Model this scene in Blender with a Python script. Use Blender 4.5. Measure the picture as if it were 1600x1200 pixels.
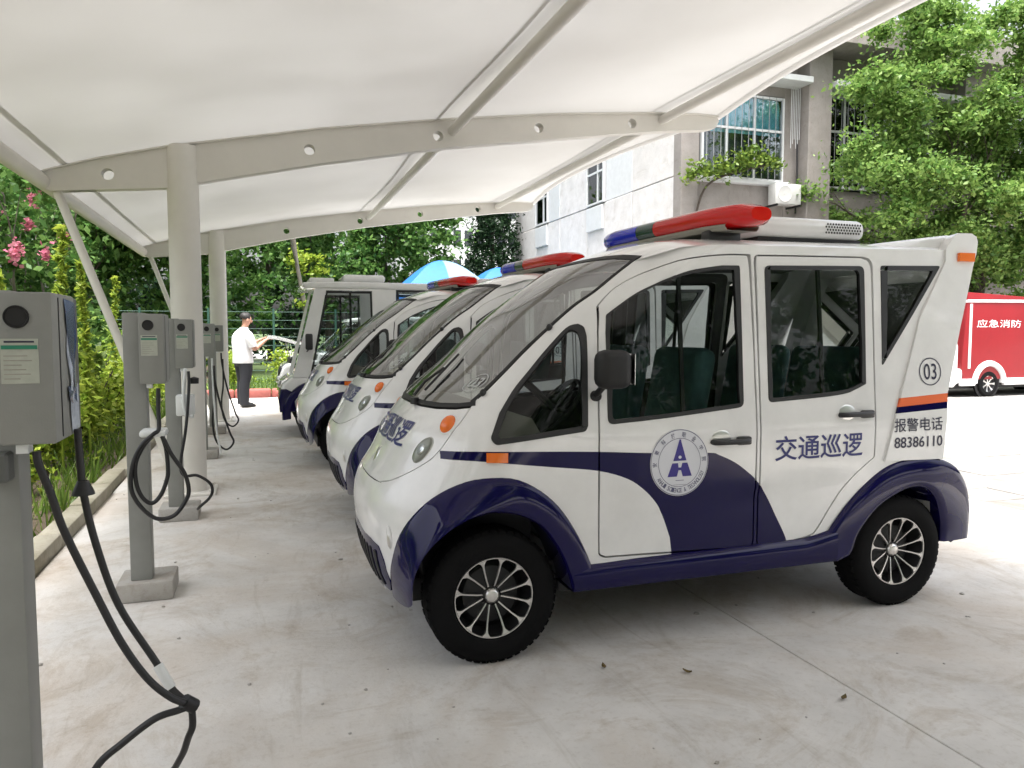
import bpy, bmesh, math, random, bisect
import numpy as np
from mathutils import Vector, Matrix
from mathutils.geometry import delaunay_2d_cdt
R=math.radians; PI=math.pi
random.seed(7); rng=np.random.default_rng(7)
for o in list(bpy.data.objects): bpy.data.objects.remove(o)
sc=bpy.context.scene; COL=sc.collection

# ------------------------------------------------------------------ camera, sky, sun, exposure
cd=bpy.data.cameras.new('camera'); cam=bpy.data.objects.new('camera',cd); COL.objects.link(cam)
cam.location=(0,0,1.38); cam.rotation_euler=(R(90-3.92),0,R(-18.52))
cd.sensor_width=36.0; cd.lens=36.0*1182.4/1600.0; cd.clip_start=.05; cd.clip_end=2000
sc.camera=cam
SUN_EL,SUN_AZ=R(74),R(196)     # azimuth measured clockwise from +Y
w=bpy.data.worlds.new('World'); sc.world=w; w.use_nodes=True
nt=w.node_tree; bg=nt.nodes['Background']; sky=nt.nodes.new('ShaderNodeTexSky'); sky.sky_type='NISHITA'
sky.sun_disc=False; sky.sun_elevation=SUN_EL; sky.sun_rotation=SUN_AZ; sky.air_density=1.0; sky.dust_density=8.0; sky.ozone_density=1.0
hs=nt.nodes.new('ShaderNodeHueSaturation'); hs.inputs['Saturation'].default_value=.30; nt.links.new(sky.outputs[0],hs.inputs['Color']); nt.links.new(hs.outputs[0],bg.inputs[0]); bg.inputs[1].default_value=.15
sd=bpy.data.lights.new('sun','SUN'); sd.energy=2.0; sd.angle=R(22); sd.color=(1.0,.975,.94)
so=bpy.data.objects.new('sun',sd); COL.objects.link(so); so.location=(-6,-4,20)
so.rotation_euler=Vector((-math.sin(SUN_AZ)*math.cos(SUN_EL),-math.cos(SUN_AZ)*math.cos(SUN_EL),-math.sin(SUN_EL))).to_track_quat('-Z','Y').to_euler()
vs=sc.view_settings; vs.view_transform='Standard'; vs.look='None'; vs.exposure=1.7; vs.gamma=1.0; vs.use_curve_mapping=False
sc.cycles.max_bounces=10; sc.cycles.transparent_max_bounces=16; sc.cycles.diffuse_bounces=5

# ------------------------------------------------------------------ materials
MATS={}
def nodes(m): return m.node_tree.nodes, m.node_tree.links
def pbr(name,col,rough=.5,metal=0,coat=0,var=0,vscale=6,bump=0,bscale=80,emit=0,spec=.5):
    m=bpy.data.materials.new(name); m.use_nodes=True; N,L=nodes(m); b=N['Principled BSDF']
    b.inputs['Base Color'].default_value=(*col,1); b.inputs['Roughness'].default_value=rough; b.inputs['Metallic'].default_value=metal
    b.inputs['Coat Weight'].default_value=coat; b.inputs['Coat Roughness'].default_value=.03; b.inputs['Specular IOR Level'].default_value=spec
    if emit: b.inputs['Emission Color'].default_value=(*col,1); b.inputs['Emission Strength'].default_value=emit
    g=None
    if var or bump: g=N.new('ShaderNodeTexCoord')
    if var:
        n=N.new('ShaderNodeTexNoise'); n.inputs['Scale'].default_value=vscale; n.inputs['Detail'].default_value=5; n.inputs['Roughness'].default_value=.65
        L.new(g.outputs['Object'],n.inputs['Vector'])
        r=N.new('ShaderNodeValToRGB'); e=r.color_ramp.elements; e[0].position=.3; e[1].position=.72
        e[0].color=(*[c*(1-var) for c in col],1); e[1].color=(*[min(1,c*(1+var*.6)) for c in col],1)
        L.new(n.outputs[0],r.inputs[0]); L.new(r.outputs[0],b.inputs['Base Color'])
        mr=N.new('ShaderNodeMapRange'); mr.inputs[3].default_value=max(.02,rough*(1-var*.7)); mr.inputs[4].default_value=min(1,rough*(1+var*.9)); L.new(n.outputs[0],mr.inputs[0]); L.new(mr.outputs[0],b.inputs['Roughness'])
    if bump:
        n2=N.new('ShaderNodeTexNoise'); n2.inputs['Scale'].default_value=bscale; n2.inputs['Detail'].default_value=4
        L.new(g.outputs['Object'],n2.inputs['Vector'])
        bp=N.new('ShaderNodeBump'); bp.inputs['Strength'].default_value=bump; bp.inputs['Distance'].default_value=.01
        L.new(n2.outputs[0],bp.inputs['Height']); L.new(bp.outputs[0],b.inputs['Normal'])
    MATS[name]=m; return m
def glass(name,tint,refl=1.0,rough=.01,ior=1.55):
    m=bpy.data.materials.new(name); m.use_nodes=True; N,L=nodes(m); N.remove(N['Principled BSDF'])
    out=N['Material Output']; t=N.new('ShaderNodeBsdfTransparent'); t.inputs[0].default_value=(*tint,1)
    g=N.new('ShaderNodeBsdfGlossy'); g.inputs['Roughness'].default_value=rough; g.inputs[0].default_value=(refl,refl,refl,1)
    f=N.new('ShaderNodeFresnel'); f.inputs[0].default_value=ior; mx=N.new('ShaderNodeMixShader')
    L.new(f.outputs[0],mx.inputs[0]); L.new(t.outputs[0],mx.inputs[1]); L.new(g.outputs[0],mx.inputs[2]); L.new(mx.outputs[0],out.inputs[0])
    MATS[name]=m; return m
def lens(name,col,amount=.55):
    m=bpy.data.materials.new(name); m.use_nodes=True; N,L=nodes(m); b=N['Principled BSDF']; out=N['Material Output']
    b.inputs['Base Color'].default_value=(*col,1); b.inputs['Roughness'].default_value=.12; b.inputs['Coat Weight'].default_value=.6
    t=N.new('ShaderNodeBsdfTransparent'); t.inputs[0].default_value=(*[c**.5 for c in col],1); mx=N.new('ShaderNodeMixShader'); mx.inputs[0].default_value=amount
    L.new(t.outputs[0],mx.inputs[1]); L.new(b.outputs[0],mx.inputs[2]); L.new(mx.outputs[0],out.inputs[0]); MATS[name]=m; return m
def leafmat(name,c1,c2,tr=.35):
    m=bpy.data.materials.new(name); m.use_nodes=True; N,L=nodes(m); N.remove(N['Principled BSDF']); out=N['Material Output']
    g=N.new('ShaderNodeNewGeometry'); r=N.new('ShaderNodeValToRGB'); e=r.color_ramp.elements; e[0].color=(*c1,1); e[1].color=(*c2,1)
    d=N.new('ShaderNodeBsdfDiffuse'); t=N.new('ShaderNodeBsdfTranslucent'); s=N.new('ShaderNodeBsdfGlossy'); s.inputs['Roughness'].default_value=.45; s.inputs[0].default_value=(.9,.95,.9,1)
    mx=N.new('ShaderNodeMixShader'); mx.inputs[0].default_value=tr; mx2=N.new('ShaderNodeMixShader'); mx2.inputs[0].default_value=.018
    L.new(g.outputs['Random Per Island'],r.inputs[0])
    L.new(r.outputs[0],d.inputs[0]); L.new(r.outputs[0],t.inputs[0]); L.new(d.outputs[0],mx.inputs[1]); L.new(t.outputs[0],mx.inputs[2])
    L.new(mx.outputs[0],mx2.inputs[1]); L.new(s.outputs[0],mx2.inputs[2]); L.new(mx2.outputs[0],out.inputs[0]); MATS[name]=m; return m
def concrete(name,base,stain,sc1=.55,amt=.75,rough=.85,swirl=.8):
    m=bpy.data.materials.new(name); m.use_nodes=True; N,L=nodes(m); b=N['Principled BSDF']; b.inputs['Roughness'].default_value=rough; b.inputs['Specular IOR Level'].default_value=.25
    g=N.new('ShaderNodeNewGeometry')
    def noise(s,d=6,ro=.6,vec=None,dist=0):
        n=N.new('ShaderNodeTexNoise'); n.inputs['Scale'].default_value=s; n.inputs['Detail'].default_value=d; n.inputs['Roughness'].default_value=ro; n.inputs['Distortion'].default_value=dist
        L.new(vec or g.outputs['Position'],n.inputs['Vector']); return n
    def ramp(src,a,b_,ca,cb):
        r=N.new('ShaderNodeValToRGB'); e=r.color_ramp.elements; e[0].position=a; e[1].position=b_; e[0].color=(*ca,1); e[1].color=(*cb,1); L.new(src,r.inputs[0]); return r
    def mix(f,a,b_,mode='MIX'):
        x=N.new('ShaderNodeMix'); x.data_type='RGBA'; x.blend_type=mode
        if isinstance(f,float): x.inputs[0].default_value=f
        else: L.new(f,x.inputs[0])
        L.new(a,x.inputs[6]); L.new(b_,x.inputs[7]); return x.outputs[2]
    c0=ramp(noise(3.2,8,.62).outputs[0],.3,.75,[c*.86 for c in base],[min(1,c*1.08) for c in base]).outputs[0]
    st=ramp(noise(sc1,7,.68,dist=.6).outputs[0],.46,.72,(0,0,0),(amt,amt,amt)).outputs[0]
    sv=N.new('ShaderNodeRGB'); sv.outputs[0].default_value=(*stain,1)
    c1=mix(st,c0,sv.outputs[0])
    mp=N.new('ShaderNodeMapping'); mp.inputs['Scale'].default_value=(2.6,.5,1); mp.inputs['Rotation'].default_value=(0,0,R(24)); L.new(g.outputs['Position'],mp.inputs[0])
    tr=ramp(noise(2.1,5,.7,mp.outputs[0],1.2).outputs[0],.56,.70,(1,1,1),(.80,.775,.74)).outputs[0]
    c2=mix(.75,c1,tr,'MULTIPLY')
    sp=ramp(noise(30,6,.75).outputs[0],.52,.72,(1,1,1),(.72,.69,.66)).outputs[0]
    c3a=mix(.55,c2,sp,'MULTIPLY')
    sw=ramp(noise(1.15,9,.78,dist=2.2).outputs[0],.50,.63,(1,1,1),(.79,.74,.68)).outputs[0]
    c3=mix(swirl,c3a,sw,'MULTIPLY')
    L.new(c3,b.inputs['Base Color'])
    bp=N.new('ShaderNodeBump'); bp.inputs['Strength'].default_value=.35; bp.inputs['Distance'].default_value=.006; L.new(noise(55,6,.7).outputs[0],bp.inputs['Height']); L.new(bp.outputs[0],b.inputs['Normal'])
    MATS[name]=m; return m
pbr('white_paint',(.80,.80,.80),.24,coat=.8,var=.08,vscale=3.5)
pbr('navy_paint',(.006,.0045,.052),.045,spec=.32)
pbr('white_flat',(.78,.78,.78),.4)
pbr('rubber',(.007,.007,.0075),.8,var=.3,vscale=9,bump=.15,spec=.12)
pbr('black_plastic',(.018,.018,.02),.42,var=.2,vscale=8)
pbr('seal',(.008,.008,.009),.6)
pbr('navy_decal',(.015,.02,.15),.35); pbr('black_decal',(.02,.02,.05),.4); pbr('emblem_blue',(.03,.02,.22),.35); pbr('emblem_grey',(.09,.09,.17),.4); pbr('ring_white',(.66,.67,.72),.35)
pbr('sticker_grey',(.45,.46,.46),.5); pbr('lamp_bowl',(.55,.56,.53),.35,var=.1); pbr('orange_decal',(.75,.13,.025),.4); pbr('white_decal',(.8,.8,.8),.4)
pbr('silver',(.72,.71,.69),.28,metal=1,var=.1); pbr('chrome',(.8,.8,.8),.12,metal=1); pbr('dark_metal',(.03,.03,.032),.45,metal=.6,var=.2)
pbr('interior_dark',(.035,.036,.036),.7,var=.2); pbr('ac_white',(.50,.50,.49),.5,var=.1); pbr('seat_fabric',(.075,.165,.17),.8,var=.25,vscale=14,bump=.2,bscale=200); pbr('interior_grey',(.34,.33,.29),.7,var=.1); pbr('headliner',(.06,.06,.062),.9)
glass('side_glass',(.68,.72,.715),ior=1.38); glass('wind_glass',(.70,.72,.66),ior=3.4); glass('tint_glass',(.78,.82,.81),ior=1.36); glass('clear_lens',(.85,.87,.85))
lens('red_lens',(.72,.012,.012),.8); lens('blue_lens',(.015,.028,.62),.85); lens('smoke_lens',(.025,.075,.062),.85); lens('amber_lens',(.95,.20,.02),.85)
pbr('steel_cream',(.66,.64,.595),.5,var=.06,vscale=2,bump=.03)
pbr('steel_cream_column',(.68,.66,.615),.5,var=.08,vscale=2)
pbr('charger_grey',(.25,.255,.24),.5,var=.12,vscale=4,bump=.06,bscale=260); pbr('charger_dark',(.10,.105,.10),.5,var=.1)
pbr('label_sheet',(.42,.44,.38),.6,var=.12,vscale=30); pbr('label_green',(.02,.20,.12),.5); pbr('film_pale',(.45,.50,.60),.2,var=.4,vscale=18); pbr('film_blue',(.03,.06,.14),.2,var=.4,vscale=20)
pbr('cable_black',(.012,.012,.014),.45,var=.2); pbr('cable_white',(.62,.64,.64),.45); pbr('tape_white',(.7,.72,.72),.5)
concrete('slab_concrete',(.615,.602,.58),(.47,.405,.335),.62,.95); concrete('paver_concrete',(.24,.232,.22),(.17,.16,.15),.9,.5); concrete('road_concrete',(.36,.355,.345),(.27,.26,.245),.25,.7)
concrete('pad_concrete',(.40,.39,.37),(.3,.26,.2),1.5,.4); concrete('kerb_concrete',(.36,.34,.28),(.16,.15,.09),1.3,.8)
concrete('panel_concrete',(.64,.62,.61),(.53,.51,.49),.35,.6,swirl=.15); concrete('grey_concrete',(.285,.262,.247),(.20,.183,.17),.4,.6,swirl=.2)
pbr('soil',(.075,.055,.035),.95,var=.4,vscale=3,bump=.6,bscale=14); pbr('grass_ground',(.07,.11,.03),.95,var=.5,vscale=2,bump=.5,bscale=20)
pbr('bark',(.07,.055,.042),.9,var=.4,vscale=9,bump=.7,bscale=24); pbr('bark_pale',(.19,.17,.14),.9,var=.35,vscale=7,bump=.5,bscale=20)
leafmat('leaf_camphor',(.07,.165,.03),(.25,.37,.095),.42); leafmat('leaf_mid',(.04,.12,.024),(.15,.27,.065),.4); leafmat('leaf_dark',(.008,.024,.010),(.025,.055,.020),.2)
leafmat('leaf_bright',(.17,.28,.025),(.40,.47,.07),.5); leafmat('leaf_shrub',(.07,.14,.022),(.21,.29,.05),.4); leafmat('petal_pink',(.60,.16,.26),(.80,.36,.44),.4); leafmat('grass_blade',(.05,.11,.015),(.18,.26,.05),.4); leafmat('leaf_dry',(.10,.075,.03),(.22,.16,.07),.3)
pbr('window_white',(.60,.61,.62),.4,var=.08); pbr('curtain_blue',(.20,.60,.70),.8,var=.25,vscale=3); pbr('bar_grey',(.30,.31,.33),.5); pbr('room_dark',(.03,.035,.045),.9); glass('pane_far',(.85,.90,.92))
pbr('wood_dark',(.05,.042,.036),.8,var=.4,vscale=5); pbr('banner_blue',(.02,.035,.16),.7,var=.2)
pbr('red_paint',(.235,.0035,.008),.38,coat=.1,var=.12,vscale=2); pbr('red_kerb',(.30,.085,.07),.8,var=.25,vscale=5)
pbr('tent_blue',(.008,.12,.42),.6,var=.1); pbr('tent_pale',(.13,.24,.38),.6,var=.08); pbr('fence_green',(.02,.07,.05),.6)
pbr('skin',(.50,.26,.18),.55); pbr('hair',(.012,.010,.009),.6); pbr('shirt_white',(.80,.80,.82),.8,bump=.15,bscale=30); pbr('trousers',(.012,.013,.018),.85,bump=.15,bscale=30); pbr('shoe',(.01,.01,.01),.35)
m=bpy.data.materials.new('membrane'); m.use_nodes=True; N,L=nodes(m); N.remove(N['Principled BSDF'])
g=N.new('ShaderNodeNewGeometry'); n=N.new('ShaderNodeTexNoise'); n.inputs['Scale'].default_value=.5; n.inputs['Detail'].default_value=6; L.new(g.outputs['Position'],n.inputs['Vector'])
r=N.new('ShaderNodeValToRGB'); e=r.color_ramp.elements; e[0].position=.3; e[1].position=.7; e[0].color=(.62,.612,.592,1); e[1].color=(.69,.685,.67,1); L.new(n.outputs[0],r.inputs[0])
d=N.new('ShaderNodeBsdfDiffuse'); t=N.new('ShaderNodeBsdfTranslucent'); mx=N.new('ShaderNodeMixShader'); mx.inputs[0].default_value=.09; mr=N.new('ShaderNodeMapRange'); mr.inputs[1].default_value=.3; mr.inputs[2].default_value=.7; mr.inputs[3].default_value=.062; mr.inputs[4].default_value=.10; L.new(n.outputs[0],mr.inputs[0]); L.new(mr.outputs[0],mx.inputs[0])
L.new(r.outputs[0],d.inputs[0]); L.new(r.outputs[0],t.inputs[0]); L.new(d.outputs[0],mx.inputs[1]); L.new(t.outputs[0],mx.inputs[2]); L.new(mx.outputs[0],N['Material Output'].inputs[0]); MATS['membrane']=m

# ------------------------------------------------------------------ mesh helpers
class G:
    def __init__(s): s.v=[]; s.f=[]; s.m=[]
    def add(s,vs,fs,mi=0):
        b=len(s.v); s.v+= [tuple(p) for p in vs]; s.f+=[tuple(i+b for i in f) for f in fs]; s.m+=[mi]*len(fs); return s
    def box(s,x0,x1,y0,y1,z0,z1,mi=0):
        return s.add([(x0,y0,z0),(x1,y0,z0),(x1,y1,z0),(x0,y1,z0),(x0,y0,z1),(x1,y0,z1),(x1,y1,z1),(x0,y1,z1)],[(3,2,1,0),(4,5,6,7),(0,1,5,4),(1,2,6,5),(2,3,7,6),(3,0,4,7)],mi)
    def rbox(s,x0,x1,y0,y1,z0,z1,b=.02,seg=2,mi=0,mat=None):
        bm=bmesh.new(); bmesh.ops.create_cube(bm,size=1)
        for v in bm.verts: v.co=Vector(((x0+x1)/2+v.co.x*(x1-x0),(y0+y1)/2+v.co.y*(y1-y0),(z0+z1)/2+v.co.z*(z1-z0)))
        bmesh.ops.bevel(bm,geom=bm.edges[:],offset=b,segments=seg,profile=.5,affect='EDGES')
        return s.bm(bm,mi,mat)
    def bm(s,bm,mi=0,mat=None):
        bm.verts.index_update(); vs=[(mat@v.co if mat else v.co.copy()) for v in bm.verts]
        s.add(vs,[[v.index for v in f.verts] for f in bm.faces],mi); bm.free(); return s
    def tube(s,pts,rad,seg=10,mi=0,cap=True,closed=False):
        pts=[Vector(p) for p in pts]; n=len(pts); rad=rad if hasattr(rad,'__len__') else [rad]*n
        rings=[]; prev=None
        for i,p in enumerate(pts):
            a=pts[(i-1)%n] if (closed or i>0) else p; c=pts[(i+1)%n] if (closed or i<n-1) else p
            d=(c-a).normalized()
            if prev is None: u=d.orthogonal().normalized()
            else:
                u=prev-d*prev.dot(d); u=u.normalized() if u.length>1e-6 else d.orthogonal().normalized()
            prev=u; q=d.cross(u); rings.append([p+(u*math.cos(2*PI*k/seg)+q*math.sin(2*PI*k/seg))*rad[i] for k in range(seg)])
        vs=[x for r_ in rings for x in r_]; fs=[]
        for i in range(n if closed else n-1):
            j=(i+1)%n
            for k in range(seg): fs.append((i*seg+k,i*seg+(k+1)%seg,j*seg+(k+1)%seg,j*seg+k))
        if cap and not closed: fs+= [tuple(range(seg))[::-1],tuple((n-1)*seg+k for k in range(seg))]
        return s.add(vs,fs,mi)
    def lathe(s,prof,seg=40,mi=0,axis='y',c=(0,0,0),a0=0):
        vs=[]; fs=[]; n=len(prof)
        for k in range(seg):
            a=a0+2*PI*k/seg
            for (r_,h) in prof:
                if axis=='y': vs.append((c[0]+r_*math.cos(a),c[1]+h,c[2]+r_*math.sin(a)))
                elif axis=='z': vs.append((c[0]+r_*math.cos(a),c[1]+r_*math.sin(a),c[2]+h))
                else: vs.append((c[0]+h,c[1]+r_*math.cos(a),c[2]+r_*math.sin(a)))
        for k in range(seg):
            j=(k+1)%seg
            for i in range(n-1): fs.append((k*n+i,k*n+i+1,j*n+i+1,j*n+i))
        return s.add(vs,fs,mi)
    def grid(s,P,mi=0,flip=False):
        nu=len(P); nv=len(P[0]); vs=[p for r_ in P for p in r_]; fs=[]
        for i in range(nu-1):
            for j in range(nv-1):
                f=(i*nv+j,i*nv+j+1,(i+1)*nv+j+1,(i+1)*nv+j); fs.append(f[::-1] if flip else f)
        return s.add(vs,fs,mi)
    def prism(s,poly,axis,a,b,mi=0):
        """poly: 2D loop; axis 'y': (x,z) extruded y a..b; 'x': (y,z); 'z': (x,y)"""
        def P(p,t): return {'y':(p[0],t,p[1]),'x':(t,p[0],p[1]),'z':(p[0],p[1],t)}[axis]
        n=len(poly); vs=[P(p,a) for p in poly]+[P(p,b) for p in poly]
        fs=[tuple(range(n))[::-1],tuple(range(n,2*n))]+[(i,(i+1)%n,n+(i+1)%n,n+i) for i in range(n)]
        return s.add(vs,fs,mi)
    def obj(s,name,mats,parent=None,smooth=35,loc=None):
        me=bpy.data.meshes.new(name); me.from_pydata(s.v,[],s.f)
        mats=[mats] if isinstance(mats,str) else mats
        for m_ in mats: me.materials.append(MATS[m_])
        me.polygons.foreach_set('material_index',s.m)
        if smooth:
            me.polygons.foreach_set('use_smooth',[True]*len(s.f))
            if smooth<180: me.set_sharp_from_angle(angle=R(smooth))
        me.validate(); me.update()
        o=bpy.data.objects.new(name,me); COL.objects.link(o)
        if parent: o.parent=parent
        if loc: o.location=loc
        return o
def normals_out(g):
    bm=bmesh.new(); vs=[bm.verts.new(p) for p in g.v]; bm.verts.index_update()
    for f,mi in zip(g.f,g.m):
        try: q=bm.faces.new([vs[i] for i in f]); q.material_index=mi
        except ValueError: pass
    bmesh.ops.recalc_face_normals(bm,faces=bm.faces[:]); bm.verts.index_update()
    g.v=[tuple(v.co) for v in bm.verts]; g.f=[tuple(v.index for v in f.verts) for f in bm.faces]; g.m=[f.material_index for f in bm.faces]; bm.free(); return g
def tag(o,label=None,cat=None,group=None,kind=None):
    if label: o['label']=label
    if cat: o['category']=cat
    if group: o['group']=group
    if kind: o['kind']=kind
    return o
def empty(name,loc=(0,0,0),rz=0):
    o=bpy.data.objects.new(name,None); COL.objects.link(o); o.location=loc; o.rotation_euler=(0,0,rz); o.empty_display_size=.2; return o
def copy_tree(o,parent=None,skip=()):
    c=o.copy(); COL.objects.link(c); c.parent=parent
    for ch in list(o.children):
        if ch.name.split('.')[0] not in skip: copy_tree(ch,c,skip)
    return c
def text_geo(s,bold=.0):
    c=bpy.data.curves.new('t','FONT'); c.body=s; c.size=1; c.resolution_u=4; c.offset=bold
    o=bpy.data.objects.new('t',c); COL.objects.link(o); dg=bpy.context.evaluated_depsgraph_get(); dg.update()
    me=o.evaluated_get(dg).to_mesh(); vs=[(v.co.x,v.co.y) for v in me.vertices]; fs=[tuple(p.vertices) for p in me.polygons]
    o.evaluated_get(dg).to_mesh_clear(); bpy.data.objects.remove(o); bpy.data.curves.remove(c)
    x0=min(v[0] for v in vs); x1=max(v[0] for v in vs); y0=min(v[1] for v in vs); y1=max(v[1] for v in vs)
    return [((v[0]-x0)/(x1-x0),(v[1]-y0)/(y1-y0)) for v in vs],fs,(x1-x0)/(y1-y0)
def smoothline(pts,n,closed=False):
    P=[Vector(p) for p in pts]; out=[]; m_=len(P); segs=m_ if closed else m_-1
    for i in range(segs):
        g_=lambda k:P[k%m_] if closed else P[max(0,min(m_-1,k))]
        a,b,c,d=g_(i-1),g_(i),g_(i+1),g_(i+2)
        for k in range(n):
            t=k/n; out.append(.5*((2*b)+(c-a)*t+(2*a-5*b+4*c-d)*t*t+(-a+3*b-3*c+d)*t**3))
    if not closed: out.append(P[-1])
    return out
# ------------------------------------------------------------------ patrol van: shell surface
XC=[(.18,.53),(.25,.50),(.35,.462),(.483,.441),(.555,.435),(.636,.443),(.706,.471),(.753,.503),(.793,.528),(.93,.597),(1.045,.69),(1.1,.74),(1.2,.868),(1.39,1.074),(1.487,1.19),(1.555,1.282),(1.64,1.40),(1.70,1.488),(1.75,1.59),(1.80,1.74),(1.84,1.95)]
AZ=[(.18,.62),(.8,.62),(.95,.60),(1.1,.55),(1.2,.50),(1.39,.42),(1.49,.40),(1.555,.38),(1.7,.36),(1.85,.35)]
WZ=[(.18,.705),(.4,.715),(.92,.715),(1.0,.709),(1.2,.69),(1.5,.661),(1.72,.637),(1.78,.628),(1.9,.612)]
def pchip(T):
    n=len(T); x=[t[0] for t in T]; y=[t[1] for t in T]
    d=[(y[i+1]-y[i])/(x[i+1]-x[i]) for i in range(n-1)]
    m=[d[0]]+[0 if d[i-1]*d[i]<=0 else 2*d[i-1]*d[i]/(d[i-1]+d[i]) for i in range(1,n-1)]+[d[-1]]
    def f(v):
        if v<=x[0]: return y[0]
        if v>=x[-1]: return y[-1]
        i=bisect.bisect_right(x,v)-1; h=x[i+1]-x[i]; t=(v-x[i])/h
        return (2*t**3-3*t*t+1)*y[i]+(t**3-2*t*t+t)*h*m[i]+(3*t*t-2*t**3)*y[i+1]+(t**3-t*t)*h*m[i+1]
    return f
fxc=pchip(XC); fA=pchip(AZ); fW=pchip(WZ); NE=3.0; SK=.65; X0=2.0
def ys(x,z):
    xc=fxc(z); A=fA(z); W=fW(z); u=(xc+A-x)/A
    return W if u<=0 else 0. if u>=1 else W*(1-u**NE)**(1/NE)
def crease(x,z):                                    # shallow pressed line along the doors
    if 1.40<x<2.8:
        zl=.585+.095*(x-1.45); k=min(1,(x-1.40)/.15,(2.8-x)/.2); return .006*k*(math.tanh((z-zl)/.012))
    return 0.
def raw(s,z):
    sg=1 if s>=0 else -1; p=abs(s)/SK; xc=fxc(z); A=fA(z); W=fW(z); xr=xc+A
    if p<=PI/2:
        c_,s_=max(0,math.cos(p)),math.sin(p); r_=(c_**NE+s_**NE)**(-1/NE); return Vector((xr-A*r_*c_-X0,-sg*W*r_*s_,z))
    x=xr+(p-PI/2)*.62; return Vector((x-X0,-sg*(W+crease(x,z)),z))
def nrm(s,z):
    e=.004; a=raw(s+e,z)-raw(s-e,z); b=raw(s,z+e)-raw(s,z-e); n=a.cross(b); n.normalize(); 
    return n
def smap(s,z,off=0.):
    p=raw(s,z)
    return p+nrm(s,z)*off if off else p
def inv(x,z):
    xc=fxc(z); A=fA(z); xr=xc+A
    if x>=xr: return SK*(PI/2+(x-xr)/.62)
    return SK*math.atan2(ys(x,z)/fW(z),max(0,(xr-x)/A))
def dens(L,step=.03,closed=True):
    out=[]; n=len(L)
    for i in range(n if closed else n-1):
        a=L[i]; b=L[(i+1)%n]; d=math.hypot(b[0]-a[0],b[1]-a[1]); k=max(1,int(math.ceil(d/step)))
        out+=[(a[0]+(b[0]-a[0])*t/k,a[1]+(b[1]-a[1])*t/k) for t in range(k)]
    if not closed: out.append(L[-1])
    return out
def toS(L,closed=True,step=.03): return [(inv(x,z),z) for x,z in dens(L,step,closed)]
def inside(p,L):
    x,y=p; c=False; j=len(L)-1
    for i in range(len(L)):
        if (L[i][1]>y)!=(L[j][1]>y) and x<(L[j][0]-L[i][0])*(y-L[i][1])/(L[j][1]-L[i][1])+L[i][0]: c=not c
        j=i
    return c
def inset(L,d):
    n=len(L); A=sum(L[i][0]*L[(i+1)%n][1]-L[(i+1)%n][0]*L[i][1] for i in range(n)); sg=1 if A>0 else -1; out=[]
    for i in range(n):
        a,b,c=L[i-1],L[i],L[(i+1)%n]; e1=Vector((b[0]-a[0],b[1]-a[1])); e2=Vector((c[0]-b[0],c[1]-b[1]))
        if e1.length<1e-7 or e2.length<1e-7: continue
        n1=Vector((-e1.y,e1.x)).normalized()*sg; n2=Vector((-e2.y,e2.x)).normalized()*sg; m_=n1+n2
        if m_.length<.1: continue
        m_.normalize(); k=d/max(.45,m_.dot(n1)); out.append((b[0]+m_.x*k,b[1]+m_.y*k))
    return out
def mirS(L): return [(-s,z) for s,z in L][::-1]
def rounded(L,r):
    out=[]; n=len(L)
    for i in range(n):
        a,b,c=Vector(L[i-1]),Vector(L[i]),Vector(L[(i+1)%n]); d1=(a-b); d2=(c-b); ang=d1.angle(d2) if d1.length>1e-6 and d2.length>1e-6 else PI
        k=min(r,d1.length*.45,d2.length*.45)
        if ang>R(150): out.append(tuple(b)); continue
        p=b+d1.normalized()*k; q=b+d2.normalized()*k
        for t in (0,.25,.5,.75,1): out.append(tuple(p*(1-t)**2+b*2*t*(1-t)+q*t*t))
    return out
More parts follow.
